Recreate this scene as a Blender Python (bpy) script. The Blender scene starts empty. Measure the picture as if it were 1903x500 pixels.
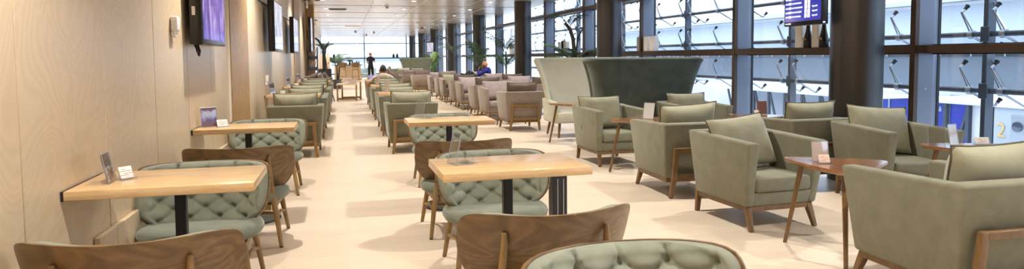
import bpy, bmesh, math, random
from mathutils import Vector, Matrix, Euler
random.seed(7)
sc = bpy.context.scene
COL = sc.collection
PI = math.pi
R = math.radians

# ------------------------------------------------------------------ materials
def lin(c):
    return tuple(((x/12.92) if x <= .04045 else ((x+.055)/1.055)**2.4) for x in c)
def rgb(r, g, b):
    return lin((r/255., g/255., b/255.))+(1.,)

class NT:
    def __init__(s, name):
        s.m = bpy.data.materials.new(name); s.m.use_nodes = True
        s.t = s.m.node_tree; s.t.nodes.clear()
        s.out = s.n('ShaderNodeOutputMaterial')
    def n(s, typ, **kw):
        nd = s.t.nodes.new(typ)
        for k, v in kw.items():
            if k[0] == '_':
                setattr(nd, k[1:], v)
            else:
                i = nd.inputs[k] if not k.isdigit() else nd.inputs[int(k)]
                if hasattr(v, 'outputs'):
                    s.t.links.new(v.outputs[0], i)
                elif isinstance(v, bpy.types.NodeSocket):
                    s.t.links.new(v, i)
                else:
                    i.default_value = v
        return nd
    def link(s, a, b):
        s.t.links.new(a, b)
    def done(s, sh):
        s.t.links.new(sh.outputs[0], s.out.inputs[0]); return s.m

def inp(sock_name): return sock_name

def ramp(t, fac, stops):
    r = t.n('ShaderNodeValToRGB')
    t.link(fac, r.inputs[0])
    e = r.color_ramp.elements
    while len(e) < len(stops): e.new(.5)
    for el, (p, c) in zip(e, stops):
        el.position = p; el.color = c
    return r.outputs[0]

def coords(t, scale=(1, 1, 1), kind='Object', rot=(0, 0, 0)):
    tc = t.n('ShaderNodeTexCoord')
    mp = t.n('ShaderNodeMapping')
    t.link(tc.outputs[kind], mp.inputs[0])
    mp.inputs['Scale'].default_value = scale
    mp.inputs['Rotation'].default_value = rot
    return mp.outputs[0]

def bsdf(t, color, rough=.5, metal=0., spec=.5, bump=None, bstr=.2, bdist=.01, **kw):
    p = t.n('ShaderNodeBsdfPrincipled')
    if isinstance(color, bpy.types.NodeSocket): t.link(color, p.inputs['Base Color'])
    else: p.inputs['Base Color'].default_value = color
    if isinstance(rough, bpy.types.NodeSocket): t.link(rough, p.inputs['Roughness'])
    else: p.inputs['Roughness'].default_value = rough
    p.inputs['Metallic'].default_value = metal
    p.inputs['Specular IOR Level'].default_value = spec
    for k, v in kw.items():
        p.inputs[k].default_value = v
    if bump is not None:
        b = t.n('ShaderNodeBump'); b.inputs['Strength'].default_value = bstr; b.inputs['Distance'].default_value = bdist
        t.link(bump, b.inputs['Height']); t.link(b.outputs[0], p.inputs['Normal'])
    return p

def noise(t, vec, scale=5, detail=4, rough=.5, dist=0.):
    n = t.n('ShaderNodeTexNoise')
    t.link(vec, n.inputs['Vector'])
    n.inputs['Scale'].default_value = scale; n.inputs['Detail'].default_value = detail
    n.inputs['Roughness'].default_value = rough; n.inputs['Distortion'].default_value = dist
    return n.outputs['Fac']

def plain(name, c, rough=.5, metal=0., spec=.5, **kw):
    t = NT(name); return t.done(bsdf(t, c, rough, metal, spec, **kw))

def fabric(name, c1, c2, sheen=.35, rough=.9, scale=9):
    t = NT(name)
    v = coords(t)
    big = noise(t, v, scale, 5, .6, .4)
    col = ramp(t, big, [(.3, c1), (.7, c2)])
    fine = noise(t, coords(t, (1, 1, 1)), 420, 2, .6)
    p = bsdf(t, col, rough, 0, .2, fine, .25, .002)
    p.inputs['Sheen Weight'].default_value = sheen
    p.inputs['Sheen Roughness'].default_value = .45
    p.inputs['Sheen Tint'].default_value = (.9, .93, .85, 1)
    return t.done(p)

def wood(name, c1, c2, stretch=(1, 12, 12), scale=3., dist=1.2, rough=.45, spec=.4, contrast=(.32, .68), coat=0.):
    t = NT(name)
    v = coords(t, stretch)
    a = noise(t, v, scale, 6, .6, dist)
    b = noise(t, v, scale*6, 3, .5, .3)
    mx = t.n('ShaderNodeMath', _operation='MULTIPLY_ADD'); t.link(b, mx.inputs[0]); mx.inputs[1].default_value = .3; 
    sb = t.n('ShaderNodeMath', _operation='SUBTRACT'); t.link(a, sb.inputs[0]); sb.inputs[1].default_value = .15
    t.link(sb.outputs[0], mx.inputs[2])
    col = ramp(t, mx.outputs[0], [(contrast[0], c1), (contrast[1], c2)])
    p = bsdf(t, col, rough, 0, spec, a, .05, .004)
    p.inputs['Coat Weight'].default_value = coat
    p.inputs['Coat Roughness'].default_value = .15
    return t.done(p)

def plywood(name, c1, c2, c3, stretch, bands=9, rough=.4, spec=.4, warp=1.5, kind='Object', soft=1.):
    """rotary cut veneer: contour lines of a stretched noise"""
    t = NT(name)
    v = coords(t, stretch, kind)
    a = noise(t, v, 1., 2, .45, warp)
    m = t.n('ShaderNodeMath', _operation='MULTIPLY'); t.link(a, m.inputs[0]); m.inputs[1].default_value = bands
    fr = t.n('ShaderNodeMath', _operation='PINGPONG'); t.link(m.outputs[0], fr.inputs[0]); fr.inputs[1].default_value = .5
    f2 = t.n('ShaderNodeMath', _operation='MULTIPLY'); t.link(fr.outputs[0], f2.inputs[0]); f2.inputs[1].default_value = 2
    fine = noise(t, coords(t, tuple(s*4 for s in stretch), kind), 4., 5, .65, .5)
    mixf = t.n('ShaderNodeMix', _data_type='FLOAT'); mixf.inputs[0].default_value = .5
    t.link(f2.outputs[0], mixf.inputs[2]); t.link(fine, mixf.inputs[3])
    col = ramp(t, mixf.outputs[0], [(.1, c1), (.5, c2), (.9, c3)])
    p = bsdf(t, col, rough, 0, spec)
    return t.done(p)

def glassmat(name, tint=(1, 1, 1, 1), refl=.05, rough=0.02):
    t = NT(name)
    tr = t.n('ShaderNodeBsdfTransparent'); tr.inputs[0].default_value = tint
    gl = t.n('ShaderNodeBsdfGlossy'); gl.inputs['Roughness'].default_value = rough
    gl.inputs[0].default_value = (.9, .95, 1, 1)
    mx = t.n('ShaderNodeMixShader'); mx.inputs[0].default_value = refl
    t.link(tr.outputs[0], mx.inputs[1]); t.link(gl.outputs[0], mx.inputs[2])
    return t.done(mx)

def emis(name, c, s):
    t = NT(name); e = t.n('ShaderNodeEmission'); e.inputs[0].default_value = c; e.inputs[1].default_value = s
    return t.done(e)

M = {}
M['birch'] = plywood('birch_veneer', rgb(204, 182, 149), rgb(210, 189, 157), rgb(215, 195, 164), (1., 1.1, .9), 24, .33, .45, 1.6)
M['groove'] = plain('groove_brown', rgb(122, 86, 50), .7)
M['pilaster'] = plywood('dimmed_oak_veneer', rgb(158, 124, 78), rgb(170, 136, 90), rgb(182, 148, 102), (1, .9, .9), 14, .38, .4, 1.6)  # oak darkened so the flush panel carries the tone of a less lit face
M['white_edge'] = plain('pale_edge', rgb(236, 228, 214), .5)
M['oak'] = wood('light_oak', rgb(198, 160, 112), rgb(222, 190, 146), (1.2, 14, 14), 2.4, .6, .24, .5)
M['oak_leg'] = wood('oak_leg', rgb(124, 97, 58), rgb(148, 119, 76), (14, 14, 1.5), 2.2, .6, .45, .4)
M['ply'] = plywood('walnut_plywood', rgb(88, 66, 40), rgb(112, 87, 55), rgb(132, 105, 70), (2.6, 2.6, 5.5), 9, .3, .5, .8)
M['walnut'] = wood('warm_walnut', rgb(118, 78, 44), rgb(152, 106, 66), (2, 9, 9), 2.2, .8, .2, .6, coat=.5)
M['walnut_leg'] = wood('walnut_leg', rgb(98, 72, 42), rgb(122, 93, 58), (12, 12, 1.6), 2.2, .6, .35, .45)
M['green'] = fabric('sage_velour', rgb(113, 112, 95), rgb(127, 126, 108), .3)
M['green_d'] = fabric('sage_velour_dark', rgb(92, 96, 80), rgb(108, 112, 94), .3)
M['green_p'] = fabric('sage_cushion', rgb(148, 146, 124), rgb(162, 160, 138), .35)
M['tuft'] = fabric('tufted_velvet', rgb(120, 124, 109), rgb(137, 141, 125), .55, .75)
M['seatf'] = fabric('seat_velvet', rgb(104, 109, 96), rgb(120, 125, 111), .45, .8)
M['mauve'] = fabric('mauve_felt', rgb(142, 128, 120), rgb(156, 142, 134), .2)
M['mauve_p'] = fabric('mauve_cushion', rgb(158, 144, 142), rgb(174, 160, 158), .3)
M['taupe_p'] = fabric('taupe_cushion', rgb(116, 102, 94), rgb(130, 116, 106), .3)
M['sage_backlit'] = fabric('backlit_sage_velvet', rgb(74, 82, 78), rgb(90, 98, 92), .3, .8, 5)  # sage darkened: shade on the back-lit sofa back is in the colour
M['sage_lamplit'] = fabric('lamplit_sage_velvet', rgb(178, 176, 158), rgb(190, 188, 170), .4, .8, 5)  # sage lightened: lamp light on the facing sofa is in the colour
M['paleblue'] = fabric('pale_blue_fabric', rgb(168, 194, 204), rgb(184, 208, 216), .2)
M['piping'] = plain('piping_dark', rgb(92, 90, 74), .9)
M['black'] = plain('black_powder_coat', rgb(28, 28, 30), .45)
M['blackgl'] = plain('black_gloss_plastic', rgb(16, 16, 18), .2)
M['rubber'] = plain('black_rubber', rgb(22, 22, 22), .8)
M['colm'] = plain('dark_brown_column', rgb(26, 24, 25), .3, .2, .5, IOR=1.8)
M['fin'] = plain('blue_grey_aluminium', rgb(112, 120, 134), .4, .5)
M['brown'] = plain('brown_aluminium', rgb(74, 58, 48), .4, .3)
M['gasket'] = plain('black_gasket', rgb(18, 18, 20), .6)
M['steel'] = plain('painted_steel', rgb(78, 86, 98), .4, .4)
M['steel_l'] = plain('pale_steel', rgb(168, 176, 186), .35, .6)
M['glass'] = glassmat('window_glass', (.97, .985, 1, 1), .05)
M['acrylic'] = glassmat('clear_acrylic', (.95, .96, .97, 1), .09, .05)
M['white'] = plain('white_plastic', rgb(238, 236, 232), .4)
M['paper'] = plain('white_paper', rgb(240, 238, 234), .7)
M['pinkpaper'] = plain('pink_card', rgb(226, 198, 184), .6)
M['redcard'] = plain('dark_red_card', rgb(110, 42, 36), .5)
M['chrome'] = plain('chrome', rgb(200, 200, 205), .15, 1.)
M['red'] = plain('red_plastic', rgb(112, 22, 26), .4)
M['ventgrey'] = plain('vent_grey', rgb(88, 82, 72), .6)
M['leaf'] = plain('palm_leaf', rgb(56, 86, 54), .45, 0, .5)
M['leaf_l'] = plain('light_leaf', rgb(78, 108, 56), .45, 0, .5)
M['bark'] = plain('palm_bark', rgb(62, 52, 40), .8)
M['pot'] = plain('grey_pot', rgb(84, 84, 88), .5)
M['skin'] = plain('skin', rgb(206, 156, 128), .5, 0, .4)
M['skin2'] = plain('skin_tan', rgb(190, 132, 100), .45, 0, .4)
M['hair_d'] = plain('dark_hair', rgb(34, 27, 24), .6)
M['hair_b'] = plain('fair_hair', rgb(176, 138, 92), .6)
M['navy'] = plain('navy_cloth', rgb(30, 30, 46), .85)
M['blackcl'] = plain('black_cloth', rgb(22, 22, 26), .9)
M['blue'] = plain('royal_blue_cloth', rgb(34, 40, 130), .85)
M['cream'] = plain('cream_knit', rgb(204, 192, 172), .9)
M['books'] = plain('book_block', rgb(196, 186, 176), .7)
M['beige'] = plain('beige_laminate', rgb(214, 190, 160), .5)
M['lilac'] = plain('lilac_plastic', rgb(150, 140, 206), .4)

# floor : pale wide boards
def mk_floor():
    t = NT('pale_floor_boards')
    v = coords(t)
    br = t.n('ShaderNodeTexBrick'); t.link(v, br.inputs[0])
    br.offset = .37; br.inputs['Scale'].default_value = 1.
    br.inputs['Brick Width'].default_value = 1.9; br.inputs['Row Height'].default_value = .19
    br.inputs['Mortar Size'].default_value = .0012; br.inputs['Mortar Smooth'].default_value = .3
    br.inputs['Color1'].default_value = rgb(214, 198, 178); br.inputs['Color2'].default_value = rgb(221, 206, 187)
    br.inputs['Mortar'].default_value = rgb(208, 190, 166)
    g = noise(t, coords(t, (1.2, 16, 1)), 2.5, 5, .6, .5)
    gc = ramp(t, g, [(.3, (.90, .89, .87, 1)), (.7, (1, 1, 1, 1))])
    mx = t.n('ShaderNodeMix', _data_type='RGBA', _blend_type='MULTIPLY'); mx.inputs[0].default_value = 1.
    t.link(br.outputs[0], mx.inputs[6]); t.link(gc, mx.inputs[7])
    return t.done(bsdf(t, mx.outputs[2], .36, 0, .45))
M['floor'] = mk_floor()

def mk_ceil():
    t = NT('satin_metal_ceiling')
    v = coords(t)
    sep = t.n('ShaderNodeSeparateXYZ'); t.link(v, sep.inputs[0])
    d = t.n('ShaderNodeMath', _operation='MULTIPLY'); t.link(sep.outputs[1], d.inputs[0]); d.inputs[1].default_value = 1/.293
    fr = t.n('ShaderNodeMath', _operation='FRACT'); t.link(d.outputs[0], fr.inputs[0])
    lt = t.n('ShaderNodeMath', _operation='LESS_THAN'); t.link(fr.outputs[0], lt.inputs[0]); lt.inputs[1].default_value = .06
    mx = t.n('ShaderNodeMix', _data_type='RGBA'); t.link(lt.outputs[0], mx.inputs[0])
    mx.inputs[6].default_value = rgb(222, 210, 196); mx.inputs[7].default_value = rgb(184, 170, 154)
    return t.done(bsdf(t, mx.outputs[2], .24, .45, .5))
M['ceil'] = mk_ceil()

def mk_frit():
    """outer glass louvres: fine white frit lines"""
    t = NT('fritted_glass')
    tr = t.n('ShaderNodeBsdfTransparent'); tr.inputs[0].default_value = (.93, .96, 1, 1)
    df = t.n('ShaderNodeBsdfDiffuse'); df.inputs[0].default_value = rgb(158, 168, 178)
    tl = t.n('ShaderNodeBsdfTranslucent'); tl.inputs[0].default_value = rgb(158, 168, 178)
    ad = t.n('ShaderNodeMixShader'); ad.inputs[0].default_value = .6
    t.link(df.outputs[0], ad.inputs[1]); t.link(tl.outputs[0], ad.inputs[2])
    mx = t.n('ShaderNodeMixShader'); mx.inputs[0].default_value = .22
    t.link(tr.outputs[0], mx.inputs[1]); t.link(ad.outputs[0], mx.inputs[2])
    return t.done(mx)
M['frit'] = mk_frit()

def mk_screen(name, kind):
    t = NT(name)
    if kind == 'purple':
        v = coords(t, (1, 2.2, .7))
        a = noise(t, v, 2.2, 3, .5, 1.6)
        col = ramp(t, a, [(.28, rgb(60, 34, 104)), (.45, rgb(104, 80, 168)), (.6, rgb(150, 126, 196)), (.75, rgb(214, 196, 226))])
        s = .8
    elif kind == 'pale':
        v = coords(t, (1, 1.5, 1.2))
        a = noise(t, v, 2.6, 3, .5, .8)
        col = ramp(t, a, [(.3, rgb(150, 150, 176)), (.5, rgb(196, 200, 218)), (.7, rgb(238, 240, 246))])
        s = .6
    else:
        col = None; s = .9
    e = t.n('ShaderNodeEmission'); e.inputs[1].default_value = s
    if col is not None: t.link(col, e.inputs[0])
    else: e.inputs[0].default_value = rgb(34, 44, 152)
    gl = t.n('ShaderNodeBsdfGlossy'); gl.inputs['Roughness'].default_value = .08; gl.inputs[0].default_value = (.25, .25, .28, 1)
    ad = t.n('ShaderNodeAddShader'); t.link(e.outputs[0], ad.inputs[0]); t.link(gl.outputs[0], ad.inputs[1])
    return t.done(ad)
M['scr_purple'] = mk_screen('screen_purple', 'purple')
M['scr_pale'] = mk_screen('screen_pale', 'pale')
M['scr_blue'] = mk_screen('screen_blue', 'blue')
M['scr_white'] = emis('screen_white', (1, 1, 1, 1), .95)
M['scr_line'] = emis('screen_line', rgb(120, 130, 210), .8)

def mk_photo(name, stops, sc_=9):
    t = NT(name)
    v = coords(t, (1, 1, 1), 'Generated')
    sep = t.n('ShaderNodeSeparateXYZ'); t.link(v, sep.inputs[0])
    n_ = noise(t, v, sc_*.5, 2, .5, .6)
    m1 = t.n('ShaderNodeMath', _operation='MULTIPLY_ADD'); t.link(n_, m1.inputs[0]); m1.inputs[1].default_value = .7
    m0 = t.n('ShaderNodeMath', _operation='SUBTRACT'); t.link(sep.outputs[2], m0.inputs[0]); m0.inputs[1].default_value = .35
    t.link(m0.outputs[0], m1.inputs[2])
    col = ramp(t, m1.outputs[0], stops)
    return t.done(bsdf(t, col, .6, 0, .2))
M['photo_purple'] = mk_photo('purple_photo_card', [(.05, rgb(120, 60, 44)), (.28, rgb(92, 60, 130)), (.5, rgb(170, 178, 226)), (.72, rgb(208, 214, 240)), (.9, rgb(104, 56, 104))])
M['photo_brown'] = mk_photo('brown_photo_card', [(.1, rgb(206, 172, 140)), (.3, rgb(92, 56, 44)), (.5, rgb(206, 190, 172)), (.62, rgb(86, 82, 84)), (.85, rgb(150, 112, 84))])

# ------------------------------------------------------------------ mesh helpers
def newbm(): return bmesh.new()

def _mi(bm, n0, mi):
    bm.faces.ensure_lookup_table()
    for f in bm.faces[n0:]:
        f.material_index = mi

def bevel_new(bm, v0, e0, w, seg):
    bm.edges.ensure_lookup_table()
    es = bm.edges[e0:]
    bmesh.ops.bevel(bm, geom=list(es), offset=w, offset_type='OFFSET', segments=seg, profile=.5, affect='EDGES', clamp_overlap=True)

def hexa(bm, p, bev=0., seg=2, mi=0):
    """p: 8 points, bottom ring 0-3 then top ring 4-7"""
    n0 = len(bm.faces)
    b2 = bmesh.new()
    v = [b2.verts.new(q) for q in p]
    for f in ((3, 2, 1, 0), (4, 5, 6, 7), (0, 1, 5, 4), (1, 2, 6, 5), (2, 3, 7, 6), (3, 0, 4, 7)):
        b2.faces.new([v[i] for i in f])
    bmesh.ops.recalc_face_normals(b2, faces=b2.faces[:])
    if bev > 0:
        bmesh.ops.bevel(b2, geom=b2.edges[:], offset=bev, offset_type='OFFSET', segments=seg, profile=.5, affect='EDGES', clamp_overlap=True)
    join(bm, b2, mi)

def join(bm, b2, mi=0, mat=None):
    mp = {}
    for v in b2.verts:
        mp[v] = bm.verts.new(mat @ v.co if mat else v.co)
    for f in b2.faces:
        try:
            nf = bm.faces.new([mp[v] for v in f.verts]); nf.material_index = mi; nf.smooth = True
        except ValueError:
            pass
    b2.free()

def box(bm, x0, x1, y0, y1, z0, z1, bev=0., seg=2, mi=0, mat=None):
    p = [(x0, y0, z0), (x1, y0, z0), (x1, y1, z0), (x0, y1, z0), (x0, y0, z1), (x1, y0, z1), (x1, y1, z1), (x0, y1, z1)]
    if mat: p = [mat @ Vector(q) for q in p]
    hexa(bm, p, bev, seg, mi)

def bar(bm, a, b, w, d=None, w2=None, d2=None, bev=0., up=(0, 0, 1), mi=0):
    """square bar from a to b, w x d section, optional taper"""
    a, b = Vector(a), Vector(b); d = w if d is None else d
    w2 = w if w2 is None else w2; d2 = d if d2 is None else d2
    z = (b-a).normalized(); u = Vector(up)
    if abs(z.dot(u)) > .95: u = Vector((1, 0, 0)) if abs(z.x) < .9 else Vector((0, 1, 0))
    x = u.cross(z).normalized(); y = z.cross(x)
    P = []
    for c, ww, dd in ((a, w, d), (b, w2, d2)):
        for sx, sy in ((-1, -1), (1, -1), (1, 1), (-1, 1)):
            P.append(c+x*sx*ww/2+y*sy*dd/2)
    hexa(bm, P, bev, 2, mi)

def tube(bm, pts, radii, n=10, mi=0, caps=True, closed=False):
    pts = [Vector(p) for p in pts]
    if not hasattr(radii, '__len__'): radii = [radii]*len(pts)
    rings = []; prev = None
    m = len(pts)
    for i, p in enumerate(pts):
        if closed: t = pts[(i+1) % m]-pts[i-1]
        elif i == 0: t = pts[1]-p
        elif i == m-1: t = p-pts[i-1]
        else: t = (pts[i+1]-p).normalized()+(p-pts[i-1]).normalized()
        t.normalize()
        if prev is None:
            u = Vector((0, 0, 1)) if abs(t.z) < .9 else Vector((1, 0, 0))
            x = u.cross(t).normalized()
        else:
            x = (prev-t*prev.dot(t)).normalized()
        prev = x; y = t.cross(x)
        rings.append([bm.verts.new(p+x*math.cos(2*PI*k/n)*radii[i]+y*math.sin(2*PI*k/n)*radii[i]) for k in range(n)])
    rng = range(m) if closed else range(m-1)
    for i in rng:
        a, b = rings[i], rings[(i+1) % m]
        for k in range(n):
            f = bm.faces.new((a[k], a[(k+1) % n], b[(k+1) % n], b[k])); f.material_index = mi; f.smooth = True
    if caps and not closed:
        f = bm.faces.new(rings[0][::-1]); f.material_index = mi
        f = bm.faces.new(rings[-1]); f.material_index = mi

def lathe(bm, prof, n=24, c=(0, 0, 0), mi=0, mat=None):
    c = Vector(c); rings = []
    for r, z in prof:
        ring = []
        for k in range(n):
            p = c+Vector((r*math.cos(2*PI*k/n), r*math.sin(2*PI*k/n), z))
            ring.append(bm.verts.new(mat @ p if mat else p))
        rings.append(ring)
    for a, b in zip(rings, rings[1:]):
        for k in range(n):
            f = bm.faces.new((a[k], a[(k+1) % n], b[(k+1) % n], b[k])); f.material_index = mi; f.smooth = True
    f = bm.faces.new(rings[0][::-1]); f.material_index = mi
    f = bm.faces.new(rings[-1]); f.material_index = mi

def prism(bm, poly, z0, z1, bev=0., seg=2, mi=0, mat=None):
    b2 = bmesh.new()
    lo = [b2.verts.new((x, y, z0)) for x, y in poly]; hi = [b2.verts.new((x, y, z1)) for x, y in poly]
    n = len(poly)
    b2.faces.new(lo[::-1]); b2.faces.new(hi)
    for i in range(n): b2.faces.new((lo[i], lo[(i+1) % n], hi[(i+1) % n], hi[i]))
    bmesh.ops.recalc_face_normals(b2, faces=b2.faces[:])
    if bev > 0:
        es = [e for e in b2.edges if abs(e.verts[0].co.z-e.verts[1].co.z) < 1e-6]
        bmesh.ops.bevel(b2, geom=es, offset=bev, offset_type='OFFSET', segments=seg, profile=.5, affect='EDGES', clamp_overlap=True)
    join(bm, b2, mi, mat)

def grid(bm, f, nu, nv, mi=0, wrap=False):
    """f(i/nu, j/nv) -> point ; returns vertex rows"""
    rows = [[bm.verts.new(f(i/nu, j/nv)) for i in range(nu if wrap else nu+1)] for j in range(nv+1)]
    for j in range(nv):
        m = nu if wrap else nu
        for i in range(m):
            a, b = rows[j][i], rows[j][(i+1) % len(rows[j])]
            c, d = rows[j+1][(i+1) % len(rows[j])], rows[j+1][i]
            q = bm.faces.new((a, b, c, d)); q.material_index = mi; q.smooth = True
    return rows

def obj(name, bm, mats, parent=None, loc=None, rz=0., sharp=38, clean=True):
    me = bpy.data.meshes.new(name)
    if clean:
        bmesh.ops.remove_doubles(bm, verts=bm.verts[:], dist=1e-5)
    bmesh.ops.recalc_face_normals(bm, faces=bm.faces[:])
    bm.to_mesh(me); bm.free()
    me.polygons.foreach_set('use_smooth', [True]*len(me.polygons))
    try: me.set_sharp_from_angle(angle=R(sharp))
    except Exception: pass
    if not isinstance(mats, (list, tuple)): mats = [mats]
    for m in mats: me.materials.append(M[m] if isinstance(m, str) else m)
    o = bpy.data.objects.new(name, me); COL.objects.link(o)
    if parent: o.parent = parent
    if loc is not None: o.location = loc
    if rz: o.rotation_euler = (0, 0, rz)
    return o

def tag(o, label, cat, group=None, kind=None):
    if label: o['label'] = label
    if cat: o['category'] = cat
    if group: o['group'] = group
    if kind: o['kind'] = kind
    return o

def thing(name, label, cat, loc=(0, 0, 0), rz=0., group=None):
    o = bpy.data.objects.new(name, None); COL.objects.link(o)
    o.empty_display_size = .1
    o.location = loc; o.rotation_euler = (0, 0, rz)
    return tag(o, label, cat, group)

def struct(name, bm, mats, parent=None, **kw):
    o = obj(name, bm, mats, parent, **kw)
    if parent is None: o['kind'] = 'structure'
    return o

def kids(o):
    return [c for c in bpy.data.objects if c.parent == o]

def dup(o, loc, rz=0., label=None, group=None, mats=None, rot=None):
    def cp(s, parent):
        c = s.copy(); COL.objects.link(c)
        if parent: c.parent = parent
        for k in kids_map[s.name]: cp(k, c)
        return c
    kids_map = {}
    def walk(s):
        kids_map[s.name] = kids(s)
        for k in kids_map[s.name]: walk(k)
    walk(o)
    c = cp(o, None)
    c.location = loc; c.rotation_euler = rot if rot else (0, 0, rz)
    if label: c['label'] = label
    if group: c['group'] = group
    elif 'group' in c: del c['group']
    return c

def textmesh(bm, s, size, mat, mi=0, depth=.002, align='LEFT'):
    """lettering laid in the XY plane, moved by mat"""
    cu = bpy.data.curves.new('t', 'FONT'); cu.body = s; cu.size = size; cu.extrude = depth; cu.align_x = align
    cu.resolution_u = 3
    o = bpy.data.objects.new('t', cu); COL.objects.link(o)
    dg = bpy.context.evaluated_depsgraph_get()
    me = bpy.data.meshes.new_from_object(o.evaluated_get(dg), depsgraph=dg)
    b2 = bmesh.new(); b2.from_mesh(me)
    join(bm, b2, mi, mat)
    bpy.data.objects.remove(o); bpy.data.curves.remove(cu); bpy.data.meshes.remove(me)

def sm(x, a=0., b=1.):
    x = max(0., min(1., (x-a)/(b-a))); return x*x*(3-2*x)

# ------------------------------------------------------------------ camera
cd = bpy.data.cameras.new('camera'); cam = bpy.data.objects.new('camera', cd); COL.objects.link(cam)
FPX, CY = 1225., 180.
yaw, pit, rol = R(14.2), R(3.5), R(.45)
F = Vector((math.sin(yaw)*math.cos(pit), math.cos(yaw)*math.cos(pit), -math.sin(pit)))
Rt = Vector((math.cos(yaw), -math.sin(yaw), 0)); U = Rt.cross(F)
R2 = Rt*math.cos(rol)-U*math.sin(rol); U2 = U*math.cos(rol)+Rt*math.sin(rol)
mw = Matrix((R2, U2, -F)).transposed().to_4x4(); mw.translation = (0, 0, 1.4)
cam.matrix_world = mw
cd.sensor_width = 36; cd.lens = FPX/1903*36
cd.shift_x = 0; cd.shift_y = -(250-CY)/1903
cd.clip_start = .05; cd.clip_end = 400
cd.dof.use_dof = True; cd.dof.focus_distance = 5.6; cd.dof.aperture_fstop = 5.6
sc.camera = cam

CEIL = 3.13
WX = -1.228          # timber wall
FX = 6.23           # window wall
BAY = 3.52; MY0 = 6.08
YEND = 57.; YBACK = -4.4
# ------------------------------------------------------------------ room shell
bm = newbm(); box(bm, -6.2, FX+.3, YBACK, YEND+.3, -.25, 0); struct('floor', bm, 'floor')
bm = newbm(); box(bm, -6.2, FX+.3, YBACK, YEND+.3, CEIL, CEIL+.1); ceil = struct('ceiling', bm, 'ceil')
bm = newbm(); box(bm, -6.4, FX+.6, YBACK-.25, YBACK, -.25, CEIL); struct('wall_back', bm, 'birch')

# timber wall : veneer boards with open joints
bm = newbm(); box(bm, WX-.25, WX-.012, YBACK, 22.9, 0, CEIL)
wl = struct('wall_left', bm, 'groove')
def board(y0, y1, mat, x=WX, z0=0., z1=CEIL-.002, name='panel'):
    b = newbm(); box(b, x-.03, x, y0+.005, y1-.005, z0+.002, z1, .0015, 1)
    return obj(name, b, mat, wl)
ys = [7.70-.953*k for k in range(0, 13)][::-1]
for a, b in zip(ys, ys[1:]): board(a, b, 'birch')
board(7.73, 9.08, 'pilaster', WX+.03, name='pilaster_panel')
b = newbm(); box(b, WX-.03, WX+.02, 7.70, 7.725, 0, CEIL-.002); obj('edge_strip', b, 'white_edge', wl)
b = newbm(); box(b, WX-.03, WX+.02, 9.085, 9.11, 0, CEIL-.002); obj('edge_strip', b, 'white_edge', wl)
ys = [9.11+.917*k for k in range(10)]
for a, b in zip(ys, ys[1:]): board(a, b, 'birch')
board(17.37, 19.4, 'pilaster', WX+.03, name='pilaster_panel')
ys = [19.4+.875*k for k in range(5)]
for a, b in zip(ys, ys[1:]): board(a, b, 'birch')
b = newbm(); box(b, WX-.02, WX+.006, 9.11, 17.36, 2.264, 2.277); obj('rail_groove', b, 'gasket', wl)
bm = newbm(); box(bm, WX-.25, -.957, 22.9, 23.2, 0, CEIL); struct('trim_1', bm, 'pilaster')
bm = newbm(); box(bm, -2.15, -1.9, 23.2, YEND, 0, CEIL); struct('wall_left_far', bm, 'white_edge')
# low plinth along the timber wall
bm = newbm()
cuts = [3.63, 3.888, 4.841, 5.794, 6.747, 7.70]
for a, b in zip(cuts, cuts[1:]): box(bm, WX+.002, WX+.03, a+.003, b-.003, .002, .515, .003, 1)
struct('baseboard_left', bm, 'birch')

# ------------------------------------------------------------------ window wall
def mull(parent, y):
    b = newbm(); box(b, FX-.06, FX, y-.035, y+.035, 0, CEIL-.001, .004, 1); obj('mullion_cap', b, 'brown', parent)
    b = newbm(); box(b, FX, FX+.26, y-.03, y+.03, 0, CEIL-.001, .003, 1); obj('mullion_fin', b, 'fin', parent)
    b = newbm(); box(b, FX+.26, FX+.295, y-.036, y+.036, 0, CEIL-.001); obj('gasket', b, 'gasket', parent)
wn = 0
for k in range(-3, 15):
    y0 = MY0+BAY*k; y1 = min(y0+BAY, YEND+.2)
    if y0 > YEND: break
    wn += 1
    b = newbm(); box(b, FX+.20, FX+.212, y0+.04, y1-.04, .1, CEIL-.01)
    w = struct('window_%d' % wn, b, 'glass')
    mull(w, y0)
    for z0, z1 in ((0, .1), (1.40, 1.49), (2.62, 2.70)):
        b = newbm(); box(b, FX-.05, FX+.19, y0+.036, y1-.036, z0, z1, .004, 1); obj('transom', b, 'brown', w)
        b = newbm(); box(b, FX+.19, FX+.235, y0+.036, y1-.036, z0-.012, z1+.012); obj('gasket', b, 'gasket', w)
    if k % 2 == 0:
        b = newbm(); lathe(b, [(.012, 0), (.012, .006), (.007, .01)], 12, mat=Matrix.Translation((FX+.1, y0-.03, 1.0)) @ Matrix.Rotation(R(90), 4, 'X')); obj('lock_cap', b, 'chrome', w)
# spandrel above the ceiling line and far window wall
bm = newbm(); box(bm, FX+.0, FX+.3, YBACK, YEND+.3, -.9, -.002); struct('trim_2', bm, 'fin')
fx0 = -1.9
xs = [fx0, -.0+1.62, 5.14, 6.2]
for i, (a, b_) in enumerate(zip(xs, xs[1:])):
    wn += 1
    b = newbm(); box(b, a+.04, b_-.04, YEND+.1, YEND+.112, .1, CEIL-.02)
    w = struct('window_%d' % wn, b, 'glass')
    for z0, z1 in ((0, .1), (1.30, 1.40), (2.55, 2.63)):
        b = newbm(); box(b, a+.04, b_-.04, YEND-.05, YEND+.09, z0, z1, .004, 1); obj('transom', b, 'fin', w)
    b = newbm(); box(b, a-.04, a+.04, YEND-.1, YEND+.25, 0, CEIL); obj('mullion', b, 'fin', w)

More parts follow.
